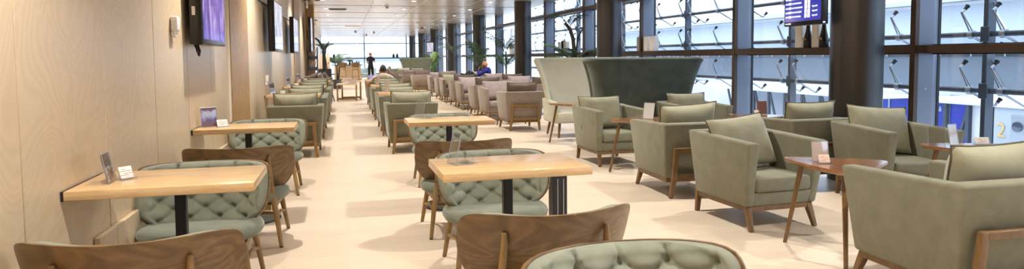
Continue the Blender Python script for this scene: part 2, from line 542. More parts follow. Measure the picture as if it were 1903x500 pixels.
# round columns beside the windows
NCOL = ['nearest the camera, behind the window armchair', 'second from the front, behind the green booth sofa', 'third from the front, right of the palm', 'fourth', 'fifth', 'sixth', 'seventh', 'eighth']
for k in range(8):
    b = newbm(); lathe(b, [(.27, 0), (.27, CEIL-.001)], 48)
    o = struct('column', b, 'colm', loc=(5.5, 6.16+7.05*k, 0))
    o['label'] = 'dark round column in the row beside the windows, ' + NCOL[k]

# ceiling joints
b = newbm()
y = 22.6-3.52*6
while y < YEND:
    box(b, -1.228, FX, y-.016, y+.016, CEIL-.006, CEIL+.01); y += 3.52
obj('ceiling_joint', b, 'groove' if False else 'ventgrey', ceil)
b = newbm()
for x in (.9, 2.45, 4.1, 4.85):
    box(b, x-.010, x+.010, YBACK, YEND, CEIL-.004, CEIL+.01)
obj('ceiling_strip', b, 'white_edge', ceil)  # pale strips paint the light in the lengthwise ceiling gaps

# ------------------------------------------------------------------ outer glass screen
PX = 7.3
for k in range(-2, 7):
    y = 6.17+BAY*k
    b = newbm()
    box(b, PX-.0, PX+.13, y-.03, y+.03, -3, 6.5, .006, 1)
    for z in (.95, 1.62, 2.29, 2.96):
        box(b, PX-.012, PX+.02, y-.055, y+.055, z-.09, z+.09, .006, 1)
    o = obj('steel_post', b, 'steel')
    tag(o, 'steel post of the outer glass screen beyond the windows', 'post', 'posts of the outer glass screen')
LV = ['lowest', 'second lowest', 'second highest', 'highest']
def bracket_bm():
    b = newbm()
    def cap(p, d):
        p = Vector(p); d = Vector(d).normalized()
        tube(b, [p, p+d*.05], .016, 8, 0); tube(b, [p+d*.05, p+d*.10], [.020, .023], 10, 1); tube(b, [p+d*.10, p+d*.112], .028, 10, 1)
    n = (.55, -.1, .62)
    for dy in (-.02, .05):
        tube(b, [(0, dy*.6, .03), (-.05, .10+dy*.2, .27)], .0085, 8, 0)
        tube(b, [(.02, dy*.6, -.02), (.26, -.10+dy*.2, -.19)], .0085, 8, 0)
    cap((-.05, .10, .27), n); cap((.26, -.10, -.19), n)
    lathe(b, [(.052, -.03), (.052, .03)], 14, mat=Matrix.Rotation(R(90), 4, 'X'))
    return b
br_me = None
for li, z in enumerate((.95, 1.62, 2.29, 2.96)):
    b = newbm(); tube(b, [(PX+.04, -2.0, z), (PX+.04, 27.4, z)], .032, 14)
    rail = obj('glass_screen_rail', b, 'steel')
    tag(rail, '%s steel tube of the outer glass screen with its clamps and tilted panes' % LV[li], 'rail')
    for k in range(-2, 6):
        y = 6.17+BAY*k
        b = newbm()
        x0, z0, x1, z1 = PX+.06, z+.36, PX+.44, z-.14
        hexa(b, [(x1, y+.03, z1), (x1+.012, y+.03, z1+.012), (x1+.012, y+BAY-.03, z1+.012), (x1, y+BAY-.03, z1),
                 (x0, y+.03, z0), (x0+.012, y+.03, z0+.012), (x0+.012, y+BAY-.03, z0+.012), (x0, y+BAY-.03, z0)])
        obj('glass_pane', b, 'frit', rail)
        for dy in (.2, 1.27, 2.27, 3.32):
            if br_me is None:
                o = obj('clamp_bracket', bracket_bm(), ['steel_l', 'gasket'], rail, loc=(PX+.04, y+dy, z)); br_me = o.data
            else:
                o = bpy.data.objects.new('clamp_bracket', br_me); COL.objects.link(o); o.parent = rail; o.location = (PX+.04, y+dy, z)

# ------------------------------------------------------------------ outside
t = NT('apron_concrete'); v = coords(t); M['apron'] = t.done(bsdf(t, ramp(t, noise(t, v, .4, 4), [(.3, rgb(150, 154, 160)), (.7, rgb(176, 180, 186))]), .6))
t = NT('grey_roof'); v = coords(t, (1, 1, 1)); M['roofgrey'] = t.done(bsdf(t, ramp(t, noise(t, v, 9, 6, .75), [(.35, rgb(48, 56, 66)), (.72, rgb(88, 97, 108))]), .9, 0, .1))
M['whitewall'] = plain('white_cladding', rgb(232, 236, 240), .5)
M['palewall'] = plain('pale_grey_cladding', rgb(176, 186, 198), .5)
M['bluepanel'] = plain('blue_hoarding', rgb(44, 60, 172), .45)
M['darkwin'] = plain('dark_glazing', rgb(66, 76, 90), .15, 0, .8)
M['yellow'] = plain('yellow_paint', rgb(222, 186, 118), .6)
bm = newbm(); box(bm, FX+.4, 140, -60, 200, -4.3, -4); o = struct('ground_apron', bm, 'apron')
bm = newbm(); box(bm, -60, FX+.4, YEND+2, 200, -4.3, -4); o = struct('ground_apron_end', bm, 'apron')

# pier building with its grey roof
t0 = thing('pier_building', 'grey roofed airport pier with white fascia beyond the glass screen', 'building', (18, 0, -3.84))
b = newbm(); box(b, 0, 9, 0, 60, 0, 4.0); obj('wall', b, 'whitewall', t0)
b = newbm(); hexa(b, [(-.5, -1, 4.15), (8, -1, 5.0), (8, 61, 5.0), (-.5, 61, 4.15), (-.5, -1, 4.25), (8, -1, 5.1), (8, 61, 5.1), (-.5, 61, 4.25)]); obj('roof', b, 'roofgrey', t0)
b = newbm(); box(b, -.55, -.4, -1, 61, 4.0, 4.22); obj('fascia', b, 'whitewall', t0)
b = newbm(); box(b, 8.0, 9.0, -1, 61, 4.9, 5.45); obj('parapet', b, 'darkwin', t0)
b = newbm()
for i in range(40): tube(b, [(7.9, i*1.5, 5.05), (7.9, i*1.5, 5.5)], .03, 6)
tube(b, [(7.9, 0, 5.5), (7.9, 60, 5.5)], .03, 6); obj('railing', b, 'steel_l', t0)
for i in range(16):
    b = newbm(); box(b, -.03, 0, 21+i*2.4, 22.9+i*2.4, 1.4, 3.2, .02, 1); obj('window', b, 'darkwin', t0)
# blue hoarding on the pier
t1 = thing('hoarding', 'blue hoarding with white lettering on the airport pier', 'sign', (17.93, 0, -3.82))
b = newbm(); box(b, -.02, .0, 15.55, 19.9, 2.3, 3.82); obj('panel', b, 'bluepanel', t1)
b = newbm()
for y in (15.55, 16.2, 17.35, 18.5, 19.85): box(b, -.05, 0, y-.03, y+.03, 2.3, 3.82)
box(b, -.05, 0, 15.52, 19.9, 3.78, 3.86); box(b, -.05, 0, 15.52, 19.9, 2.24, 2.32); obj('frame', b, 'steel_l', t1)
b = newbm()
mt = Matrix(((0, 0, -1, 0), (-1, 0, 0, 0), (0, 1, 0, 0), (0, 0, 0, 1)))
textmesh(b, 'Eirop\u0101', .2, Matrix.Translation((-.03, 17.02, 3.42)) @ mt)
textmesh(b, 'NU', .42, Matrix.Translation((-.03, 17.30, 2.98)) @ mt)
obj('lettering', b, 'whitewall', t1, clean=False)

# jet bridge with number two
t2 = thing('jet_bridge_cabin', 'white jet bridge cabin with a round door window and yellow number two', 'jet bridge', (13, 0, -4))
b = newbm(); box(b, 0, 2.4, 3.5, 10.75, 1.6, 4.3, .05, 2); obj('cabin', b, 'palewall', t2)
b = newbm(); box(b, -.06, 2.5, 3.4, 12.2, 4.28, 4.42, .03, 2); obj('roof', b, 'whitewall', t2)
b = newbm(); box(b, -.03, 0, 9.75, 10.35, 2.2, 4.15, .02, 1); obj('door', b, 'steel_l', t2)
b = newbm(); lathe(b, [(.10, 0), (.10, .03), (.075, .035)], 24, mat=Matrix.Translation((-.03, 10.2, 3.92)) @ Matrix.Rotation(R(-90), 4, 'Y')); obj('round_window', b, 'darkwin', t2)
b = newbm(); textmesh(b, '2', .42, Matrix.Translation((-.02, 10.66, 3.68)) @ mt); obj('number', b, 'yellow', t2, clean=False)
b = newbm()
for y in (10.8, 11.3, 11.85): box(b, 0, .1, y, y+.08, 1.6, 4.3)
bar(b, (.05, 10.85, 4.2), (.05, 11.3, 2.6), .06); bar(b, (.05, 11.35, 4.2), (.05, 11.85, 2.6), .06)
for z in (2.2, 2.9, 3.3): box(b, 0, .08, 10.8, 11.9, z, z+.05)
obj('stair_frame', b, 'steel', t2)
b = newbm()
for z in (3.22, 3.0): tube(b, [(-.5, 6, z), (-.5, 11.9, z+.12)], .022, 8)
for y in (7, 9, 11): tube(b, [(-.5, y, 1.6), (-.5, y, 3.3)], .02, 8)
tube(b, [(-.5, 9, 1.62), (0, 9, 1.62)], .03, 8)
obj('handrail', b, 'whitewall', t2)
b = newbm()
for y in (4.5, 9.5): tube(b, [(1.2, y, 0), (1.2, y, 1.65)], .2, 16)
obj('support', b, 'steel', t2)

t3 = thing('jet_bridge_walkway', 'white trussed jet bridge walkway with diagonal braces beyond the windows', 'jet bridge', (12, 0, -4))
b = newbm(); box(b, -.1, 2.4, 13, 19.1, 4.32, 4.52, .03, 2); obj('roof', b, 'whitewall', t3)
b = newbm(); box(b, -.1, 2.4, 13, 19.1, 1.7, 2.0, .03, 2); obj('deck', b, 'whitewall', t3)
b = newbm(); box(b, .3, .33, 13.1, 19.0, 2.0, 4.32); obj('glazing', b, 'palewall', t3)
b = newbm()
for i in range(8):
    y = 13.2+i*.72
    bar(b, (0, y, 2.0), (0, y, 4.33), .07)
    bar(b, (0, y+.04, 2.6), (0, y+.68, 4.3), .05, up=(1, 0, 0))
box(b, -.04, .04, 13.1, 19.1, 2.55, 2.62)
obj('truss', b, 'steel', t3)
b = newbm()
for y in (14, 18): tube(b, [(1.2, y, 0), (1.2, y, 1.72)], .2, 16)
obj('support', b, 'steel', t3)
b = newbm(); box(b, 12, 14, 19.6, 21.7, -4, .46)
for i in range(16): box(b, 11.96, 12.0, 19.65+i*.125, 19.70+i*.125, -4, .42)
o = obj('ribbed_shed', b, 'whitewall'); tag(o, 'white ribbed metal shed outside between the booth sofa and a window post', 'shed')

# far terminal blocks
t4 = thing('terminal_hall', 'long white terminal hall with grey bands seen through the window wall', 'building', (48, 0, -4))
b = newbm(); box(b, 0, 20, -10, 120, 0, 9.5); obj('wall', b, 'whitewall', t4)
for z0, z1 in ((4.2, 5.0), (6.2, 7.0)):
    b = newbm(); box(b, -.1, 0, -10, 120, z0, z1); obj('band', b, 'palewall', t4)
b = newbm(); hexa(b, [(-2, -12, 9.4), (22, -12, 11), (22, 122, 11), (-2, 122, 9.4), (-2, -12, 9.8), (22, -12, 11.4), (22, 122, 11.4), (-2, 122, 9.8)]); obj('roof', b, 'palewall', t4)
t5 = thing('terminal_block', 'pale terminal block beyond the window at the far end of the lounge', 'building', (0, 92, -4))
b = newbm(); box(b, -40, 12, 0, 12, 0, 6.3); obj('wall', b, 'whitewall', t5)
b = newbm(); box(b, -40, 12, -.1, 0, 4.8, 5.6); obj('band', b, 'palewall', t5)
b = newbm()
for i in range(26): box(b, -39+i*2, -37.2+i*2, -.14, -.1, 5.0, 5.4)
obj('window_band', b, 'steel_l', t5)
b = newbm(); box(b, 2, 4, 3, 6, 6.3, 7.3, .1, 2); obj('roof_unit', b, 'palewall', t5)
# ------------------------------------------------------------------ dining chair
SR, SW, SZ0, SZ1 = .51, .455, .335, .748
def shell_pt(s, tt, d=0., wk=1.):
    """s -1..1 across, tt 0..1 up ; d = distance in front of the plywood"""
    tc = .66
    if tt < tc: hw = max(0., 1-((tc-tt)/tc)**2.15)**(1/2.05)
    else: hw = max(0., 1-((tt-tc)/(1-tc))**4.5)**(1/2.6)
    a = s*SW*wk*max(hw, .02)
    z = SZ0+(SZ1-SZ0)*(tt if wk == 1. else .5+(tt-.5)*(.5+wk/2)) + .040*abs(a/SW)**2.4*sm(tt, .3, 1.)
    y0 = -.105-.20*((z-SZ0)/(SZ1-SZ0))
    th = a/SR
    rr = SR-d
    return Vector((rr*math.sin(th), y0+SR-rr*math.cos(th), z)), a, z
def tpar(j, n): return .5-.5*math.cos(PI*j/n)
def dining_chair_parts(root):
    # plywood shell
    b = newbm()
    NU, NV = 44, 26
    f0 = grid(b, lambda u, v: shell_pt(2*u-1, .5-.5*math.cos(PI*v), 0)[0], NU, NV)
    f1 = grid(b, lambda u, v: shell_pt(2*u-1, .5-.5*math.cos(PI*v), .014)[0], NU, NV)
    for j in range(NV):
        for i in (0, NU):
            b.faces.new((f0[j][i], f0[j+1][i], f1[j+1][i], f1[j][i]))
    for i in range(NU):
        for j in (0, NV):
            b.faces.new((f0[j][i], f0[j][i+1], f1[j][i+1], f1[j][i]))
    obj('backrest_shell', b, 'ply', root, sharp=50)
    # tufted pad
    b = newbm()
    NU, NV = 120, 72
    DX, DZ = .19, .056
    def pad(u, v):
        s = 2*u-1; tt = .5-.5*math.cos(PI*v)
        _, a, z = shell_pt(s, tt, 0, .975)
        q = (z-SZ0-.03)/DZ; p = a/DX
        A, B = p+q*.5, p-q*.5
        # diamond lattice folds, button at each crossing
        fa, fb = abs(math.sin(PI*A)), abs(math.sin(PI*B))
        da, db = A-round(A), B-round(B)
        d2 = ((da+db)*.5*DX)**2+((da-db)*DZ)**2
        puff = (1-.95*math.exp(-d2/.018**2))*(.40+.60*(fa*fb)**.45)
        em = min((1-abs(s))*SW*.8, tt*.36, (1-tt)*.36)
        eb = min(em/.035, 1.)
        eb = max(0., eb)
        ed = math.sqrt(max(0., 1-(1-min(eb*1.3, 1.))**2))
        inner = sm(em, .022, .062)
        th = .012+ed*(.012+.052*(puff*inner+.72*(1-inner)))
        # radial gathers in the rim
        cr = abs(p+.0-round(p))*DX if z > .55 else min(abs(p-round(p)), 1)*DX
        th -= .014*(1-inner)*ed*math.exp(-(cr/.008)**2)
        return shell_pt(s, tt, th, .975)[0]
    grid(b, pad, NU, NV)
    obj('tufted_pad', b, 'tuft', root, sharp=80)
    # seat cushion
    b = newbm()
    def sup(phi, n=3.0):
        c, s_ = math.cos(phi), math.sin(phi)
        return (abs(c)**(2/n)*(1 if c > 0 else -1), abs(s_)**(2/n)*(1 if s_ > 0 else -1))
    prof = [(r_, z_-.03) for r_, z_ in [(.0, .443), (.35, .445), (.62, .445), (.80, .442), (.91, .432), (.97, .415), (1., .39), (.985, .368), (.95, .352), (.88, .345), (.4, .343), (0., .343)]]
    def seat(u, v):
        k = v*(len(prof)-1); i = min(int(k), len(prof)-2); f = k-i
        r = prof[i][0]*(1-f)+prof[i+1][0]*f; z = prof[i][1]*(1-f)+prof[i+1][1]*f
        x, y = sup(2*PI*u)
        X = x*r*(.355-.035*(y < 0)*abs(y)); Y = -.035+y*r*.25
        return Vector((X, Y, z+.016*(X/.35)**2*r-.01*sm(Y, .1, .28)))
    grid(b, seat, 56, len(prof)*2, wrap=True)
    obj('seat', b, 'seatf', root, sharp=60)
    b = newbm()
    prism(b, [(-.24, -.19), (.24, -.19), (.25, .22), (-.25, .22)], .297, .315, .004)
    for s in (-1, 1): bar(b, (s*.245, -.20, .287), (s*.265, .20, .287), .022, .055, bev=.004)
    bar(b, (-.24, .205, .287), (.24, .205, .287), .022, .05, bev=.004)
    bar(b, (-.23, -.2, .287), (.23, -.2, .287), .022, .05, bev=.004)
    obj('seat_frame', b, 'oak_leg', root)
    for s in (-1, 1):
        b = newbm(); tube(b, [(s*.262, .205, .31), (s*.285, .235, .17), (s*.31, .268, .006)], [.023, .019, .0145], 10); lathe(b, [(.013, 0), (.013, .008)], 10, (s*.31, .268, 0), 1); obj('leg', b, ['oak_leg', 'rubber'], root)
        p = shell_pt(s*.225/SW*1.05, .80)[0]
        b = newbm()
        tube(b, [(s*.305, -.30, .006), (s*.278, -.262, .2), (s*.254, -.225, .33), (s*.24, -.205, .42), (p.x, p.y-.012, p.z-.05), (p.x, p.y-.010, p.z)], [.0145, .019, .022, .019, .015, .011], 10)
        lathe(b, [(.013, 0), (.013, .008)], 10, (s*.305, -.30, 0), 1)
        obj('leg', b, ['oak_leg', 'rubber'], root)
        b = newbm(); tube(b, [(s*.287, .236, .16), (s*.268, .12, .185), (s*.262, -.02, .195), (s*.268, -.15, .185), (s*.281, -.265, .16)], [.013, .012, .012, .012, .013], 8); obj('stretcher', b, 'oak_leg', root)
    b = newbm(); tube(b, [(-.264, 0, .195), (.264, 0, .195)], .011, 8); obj('stretcher', b, 'oak_leg', root)

DC = thing('dining_chair', 'plywood backed dining chair at the bottom left corner, seen from behind', 'chair', (-.80, 2.86, 0))
dining_chair_parts(DC)
G = None
for x, y, rz, lab in (
    (-.86, 4.27, PI, 'tufted green dining chair facing the camera behind the nearest table on the timber wall'),
    (-.79, 5.39, 0, 'plywood backed dining chair between the two tables fixed to the timber wall'),
    (-.80, 7.26, PI, 'tufted green dining chair behind the farther of the two tables on the timber wall'),
    (.85, 2.84, 0, 'plywood backed dining chair in front of the nearest free-standing table by the aisle'),
    (.955, 4.24, PI, 'tufted green dining chair behind the nearest free-standing table, its seat showing under the top'),
    (.92, 5.30, 0, 'plywood backed dining chair between the two free-standing tables in the middle'),
    (1.06, 7.32, PI, 'tufted green dining chair tucked behind the farther free-standing table'),
    (.90, 1.84, PI, 'tufted green dining chair cut off by the bottom edge of the photo')):
    dup(DC, (x, y, 0), rz, lab)

# ------------------------------------------------------------------ dining tables
def dining_table(loc, lab, h=.82, rz=0., wall=False, w=.79, d=.525, px=0., py=0.):
    t = thing('dining_table', lab, 'table', loc, rz)
    b = newbm(); box(b, -w/2, w/2, -d/2, d/2, h-.042, h, .003, 2); obj('tabletop', b, 'oak', t)
    b = newbm(); box(b, px-.026, px+.026, py-.022, py+.022, .02, h-.042, .004, 1); box(b, px-.18, px+.18, py-.14, py+.14, h-.049, h-.041); lathe(b, [(.030, .36), (.038, .365), (.038, .375), (.030, .38)], 16, (px, py, 0)); obj('post', b, 'black', t)
    b = newbm(); lathe(b, [(.245, 0), (.25, .004), (.245, .016), (.05, .030)], 40, (px, py, 0)); obj('foot_plate', b, 'black', t)
    if wall:
        b = newbm(); box(b, -w/2-.012, -w/2, -d/2+.004, d/2-.004, h-.044, h-.002); obj('wall_strip', b, 'gasket', t)
    return t
TA1 = dining_table((-.820, 3.53, 0), 'oak topped table fixed to the timber wall, nearest the camera', wall=True, px=.02)
TA2 = dining_table((-.820, 6.06, 0), 'oak topped table on the timber wall holding the purple photo card', wall=True, d=.48)
TB1 = dining_table((.850, 3.48, 0), 'free-standing oak topped table nearest the camera, with an acrylic stand', rz=R(1))
TB2 = dining_table((.936, 6.12, 0), 'free-standing oak topped table in front of the aisle armchairs', d=.49)
# slotted power column under the near table
t = thing('power_column', 'black slotted power column under the right end of the nearest free-standing table', 'power column', (1.515, 4.62, 0))
b = newbm(); box(b, -.055, .055, -.055, .055, 0, .54, .004, 1); obj('housing', b, 'black', t)
b = newbm()
for x in (-.02, .025): box(b, x-.003, x+.003, -.060, -.054, .06, .50)
obj('slot', b, 'steel_l', t)
b = newbm(); box(b, -.09, .09, -.09, .09, 0, .012, .003, 1); obj('base_plate', b, 'black', t)
dining_table((-.804, 11.17, 0), 'oak topped table on the timber wall, first among the green armchairs', w=.82, wall=True)
dining_table((-.804, 14.32, 0), 'oak topped table on the timber wall, second among the green armchairs', w=.82, wall=True)
dining_table((-.766, 17.47, 0), 'oak topped table on the timber wall, third among the green armchairs', w=.82, wall=True)
dining_table((.935, 11.17, 0), 'oak topped table behind the first green armchair of the aisle row', w=.82)
dining_table((.935, 14.32, 0), 'oak topped table just in front of the seated man in a pale top', w=.82)
dining_table((.935, 17.47, 0), 'oak topped table beyond the seated man in a pale top', w=.82)

# ------------------------------------------------------------------ armchair
def armchair_parts(root, fab, legm='oak_leg', frame='oak_leg'):
    b = newbm()
    for s in (-1, 1):
        o0, o1, i0, i1 = s*.335, s*.378, s*.262, s*.272
        p = [(o0, -.36, .19), (i0, -.36, .19), (i0, .35, .19), (o0, .35, .19), (o1, -.425, .735), (i1, -.425, .735), (i1, .43, .71), (o1, .43, .71)]
        hexa(b, p, .022, 3)
    p = [(-.335, -.365, .19), (.335, -.365, .19), (.335, -.24, .19), (-.335, -.24, .19), (-.377, -.43, .737), (.377, -.43, .737), (.377, -.315, .737), (-.377, -.315, .737)]
    hexa(b, p, .022, 3)
    hexa(b, [(-.29, -.3, .19), (.29, -.3, .19), (.29, .335, .19), (-.29, .335, .19), (-.29, -.3, .305), (.29, -.3, .305), (.29, .365, .305), (-.29, .365, .305)], .012, 2)
    obj('upholstered_body', b, fab, root)
    b = newbm(); box(b, -.262, .262, -.27, .385, .305, .425, .03, 3); obj('seat_cushion', b, fab, root)
    b = newbm()
    for s in (-1, 1): box(b, s*.30-.014, s*.30+.014, -.35, .33, .15, .19, .003, 1)
    box(b, -.30, .30, .302, .33, .15, .19, .003, 1); box(b, -.30, .30, -.35, -.322, .15, .19, .003, 1)
    obj('base_rail', b, frame, root)
    for s in (-1, 1):
        b = newbm(); bar(b, (s*.288, .305, .185), (s*.305, .375, 0), .05, .05, .032, .032, .004, (0, 1, 0)); obj('leg', b, legm, root)
        b = newbm(); bar(b, (s*.255, -.445, .5), (s*.265, -.418, .19), .048, .034, .048, .044, .004, (0, 1, 0)); bar(b, (s*.265, -.418, .195), (s*.292, -.40, 0), .048, .044, .036, .034, .004, (0, 1, 0)); obj('leg', b, legm, root)
    b = newbm(); box(b, -.24, .24, -.463, -.430, .455, .5, .004, 1); box(b, -.25, .25, -.432, -.402, .2, .245, .004, 1); obj('back_frame', b, frame, root)

def mkarm(name, fab, lab, loc, rz, leg='oak_leg'):
    t = thing(name, lab, 'armchair', loc, rz); armchair_parts(t, fab, leg, leg); return t
# green
ORD = ['first', 'second', 'third', 'fourth', 'fifth', 'sixth', 'seventh', 'eighth', 'ninth']
PILL = []
def cushion_bm(w, h, t, seed=0, n=22):
    rnd = random.Random(seed)
    ph = [rnd.uniform(0, 6.3) for _ in range(6)]
    b = newbm()
    def prof(u, v):
        x, z = 2*u-1, 2*v-1
        e = (1-abs(x)**3.2)*(1-abs(z)**3.2)
        th = t/2*max(0, e)**.55
        X = w/2*x*(1-.045*(1-z*z)); Z = h/2*z*(1-.06*(1-x*x)*(1 if z < 0 else 1.3))
        cr = abs(x*z)
        th *= 1+.10*math.sin(7*x+ph[0]+3*z)*cr
        wr = .006*math.sin(11*x*z+ph[1])*cr**2
        return X, th, Z, wr
    def front(u, v):
        X, th, Z, wr = prof(u, v); return Vector((X, th+wr, Z))
    def back(u, v):
        X, th, Z, wr = prof(u, v); return Vector((X, -th+wr, Z))
    grid(b, front, n, n); grid(b, back, n, n)
    loop = []
    for i in range(n): loop.append(front(i/n, 0))
    for i in range(n): loop.append(front(1, i/n))
    for i in range(n): loop.append(front(1-i/n, 1))
    for i in range(n): loop.append(front(0, 1-i/n))
    return b, loop
CUSH = {}
def cushion(fab, lab, loc, rot, w=.60, h=.44, t=.20, seed=0, pip='piping', group=None):
    key = (fab, w, h, t, seed)
    if key not in CUSH:
        b, loop = cushion_bm(w, h, t, seed)
        o = obj('cushion', b, fab)
        b = newbm(); tube(b, loop, .006, 6, closed=True); p = obj('piping', b, pip, o)
        CUSH[key] = o
        o.location = loc; o.rotation_euler = rot
        tag(o, lab, 'cushion', group)
    else:
        o = dup(CUSH[key], loc, 0, lab, group, rot=rot)
    return o
def lean(chair_loc, rz, fab, lab, up=.66, tilt=14, roll=0, dy=-.165, dx=0., **kw):
    """cushion leaning on the back of an armchair standing at chair_loc"""
    m = Matrix.Translation(chair_loc) @ Matrix.Rotation(rz, 4, 'Z')
    p = m @ Vector((dx, dy, up))
    rot = (Matrix.Rotation(rz, 3, 'Z') @ Matrix.Rotation(R(tilt), 3, 'X') @ Matrix.Rotation(R(roll), 3, 'Y')).to_euler()
    return cushion(fab, lab, p, rot, **kw)

SRC = {}
def arm(fab, x, y, rz, lab, cush=None, clab=None, leg='oak_leg', name='armchair', **kw):
    key = (fab, leg)
    if key not in SRC:
        SRC[key] = mkarm(name, fab, lab, (x, y, 0), rz, leg)
    else:
        dup(SRC[key], (x, y, 0), rz, lab)
    if cush:
        facing = kw.pop('facing', abs(math.cos(rz)+1) < .5)
        up = kw.pop('up', .645 if facing else .69)
        tilt = kw.pop('tilt', 16 if facing else 12)
        lean((x, y, 0), rz, cush, clab, up=up, tilt=tilt, **kw)
PER = 3.15
# wall row and aisle row : pairs facing each other over the tables
for rowx, rn in ((-.69, 'by the timber wall'), (.945, 'along the aisle')):
    for i in range(3):
        yb = 10.04+PER*i
        lab = '%s sage armchair, back to the camera, in the row %s' % (['nearest', 'second nearest', 'third nearest'][i], rn)
        arm('green', rowx, yb, 0, lab, 'green_p', '%s sage cushion behind the %s away-facing armchair %s' % (['plump', 'upright', 'small looking'][i], ORD[i], rn), seed=i % 3, dy=-.17)
        yf = 12.28+PER*i
        lab = '%s sage armchair facing the camera in the row %s' % (['nearest', 'second nearest', 'third nearest'][i], rn)
        arm('green', rowx, yf, PI, lab, 'green_p', '%s sage cushion in the %s camera-facing armchair %s' % (['broad', 'wide', 'soft'][i], ORD[i], rn), seed=(i+1) % 3)
# inner lounge row, green pair groups
LX = 3.365
arm('green', LX, 3.03, R(-1), 'large sage armchair in the bottom right corner, seen from behind', 'green_p', 'big sage piped cushion at the right edge over the nearest armchair back', leg='walnut_leg', dx=.10, roll=-2, seed=1, w=.62, h=.46)
arm('green', LX+.0, 4.90, PI+R(3), 'sage armchair facing the camera beside the nearest walnut side table', 'green_p', 'pale sage square cushion tilted in the armchair beside the nearest walnut table', leg='walnut_leg', roll=5, seed=2, dx=.04, w=.58, h=.46, tilt=24, up=.655, dy=-.12)
arm('green', LX, 6.20, R(-1.5), 'sage armchair seen from behind with its wooden back frame, middle of the lounge', 'green_p', 'sage piped cushion above the armchair back that shows a wooden frame', leg='walnut_leg', roll=-3, seed=0, w=.62, h=.46)
arm('green', LX+.02, 8.11, PI+R(2), 'sage armchair facing the camera in front of the shaded booth sofa', 'green_p', 'sage cushion in the armchair in front of the shaded booth sofa', leg='walnut_leg', seed=1, w=.6, h=.44, dx=.06)
# window row
arm('green', 5.02, 5.13, PI+R(-7), 'sage armchair by the window in front of the dark column', 'green_p', 'sage cushion in the window armchair in front of the dark column', leg='walnut_leg', seed=0, w=.62, h=.46, tilt=18, roll=-4, dx=.03, up=.67)
arm('green', 4.74, 6.14, 0, 'sage armchair by the window half hidden behind the dark column', 'green_p', 'dark looking sage cushion beside the left edge of the near column', leg='walnut_leg', seed=1, w=.6)
arm('green', 4.76, 8.38, PI, 'sage armchair by the window beside the shaded booth sofa', 'green_p', 'sage cushion in the window armchair beside the shaded booth sofa', leg='walnut_leg', seed=2)
# mauve row and its window neighbours
for i in range(4):
    y = 12.38+PER*i
    arm('mauve', 3.28, y, 0, '%s mauve armchair, back to the camera, beyond the booth sofas' % ['nearest', 'second nearest', 'third nearest', 'fourth nearest'][i],
        'taupe_p', 'taupe cushion on the %s away-facing mauve armchair beyond the booth sofas' % ORD[i], seed=i % 3, pip='taupe_p')
    arm('mauve', 3.28, y+1.9, PI, '%s mauve armchair facing the camera beyond the booth sofas' % ['nearest', 'second nearest', 'third nearest', 'fourth nearest'][i],
        'mauve_p' if i != 2 else 'green_p', '%s cushion in the %s camera-facing mauve armchair beyond the booth sofas' % (['light mauve', 'light mauve', 'sage', 'pale mauve'][i], ORD[i]), seed=(i+1) % 3, pip='mauve_p')
for i in range(3):
    y = 15.53+PER*i
    wl_ = ['nearest', 'middle', 'farthest'][i]
    arm('mauve', 4.68, y, 0, '%s mauve armchair with its back to the camera beside the window plants' % wl_,
        'taupe_p' if i != 2 else None, 'taupe cushion on the %s away-facing mauve armchair beside the windows' % wl_, seed=i % 3, pip='taupe_p')
    arm('mauve', 4.68, y+1.9, PI, '%s mauve armchair facing the camera beside the window plants' % wl_,
        'mauve_p', 'lavender mauve cushion in the %s camera-facing armchair beside the windows' % wl_, seed=(i+1) % 3, pip='mauve_p', w=.64, h=.46)
# farther armchairs
arm('mauve', 2.86, 25.6, 0, 'mauve armchair with a wooden back frame standing alone in the middle distance', 'taupe_p', 'taupe cushion over the lone mauve armchair in the middle distance', seed=1, pip='taupe_p')
arm('mauve', 2.52, 26.8, R(4), 'mauve armchair partly hidden behind the lone mauve armchair', 'mauve_p', 'pale mauve cushion behind the lone mauve armchair', seed=0, pip='mauve_p')
arm('green', 2.72, 32.0, R(-3), 'sage armchair with a wooden back frame near the far green booth sofa', 'green_p', 'sage cushion on the armchair near the far green booth sofa', seed=1)
arm('green', 3.55, 33.2, PI, 'sage armchair facing the camera in front of the far green booth sofa', 'green_p', 'sage cushion in front of the far green booth sofa', seed=2)
arm('paleblue', 3.72, 28.2, 0, 'pale blue armchair beside the lone mauve armchair in the distance')
arm('mauve', 3.95, 25.6, PI, 'mauve armchair at the far end of the mauve row by the columns', 'mauve_p', 'mauve cushion at the far end of the mauve row by the columns', seed=2, pip='mauve_p')
arm('green', 2.35, 39.2, R(90), 'sage armchair far off between the standing woman and the booth sofa', 'green_p', 'sage cushion far off between the standing woman and the booth sofa', seed=0)
arm('green', 2.9, 40.5, R(-90), 'sage armchair far off against the end windows', None)
arm('paleblue', 1.45, 43.2, R(150), 'pale blue armchair far off beside the wooden bar')
arm('mauve', -.80, 24.15, R(0), 'mauve armchair just beyond the end of the timber wall')
arm('mauve', -.81, 20.9, R(0), 'mauve armchair heaped with brown cushions below the magazine rack')
for i, (dx, rz_) in enumerate(((-.16, 20), (-.02, 8), (.13, -6))):
    cushion(['taupe_p', 'mauve_p', 'taupe_p'][i], ['brown cushion leaning leftmost below the magazine rack', 'pale cushion between two brown ones below the magazine rack', 'brown cushion leaning rightmost below the magazine rack'][i],
            (-.80+dx, 20.75+.12*i, .72), (R(18), R([-18, -24, -30][i]), R(rz_)), w=.42, h=.40, t=.11, seed=i, pip='mauve_p')
arm('mauve', .95, 20.35, PI, 'mauve armchair facing the camera beyond the seated man', 'mauve_p', 'pale mauve cushion beyond the seated man in a pale top', seed=1, pip='mauve_p')
cushion('mauve_p', 'pale pink cushion tilted against a darker one beyond the seated man', (1.36, 19.9, .76), (R(14), R(28), R(-20)), w=.5, h=.42, t=.12, seed=2, pip='mauve_p')

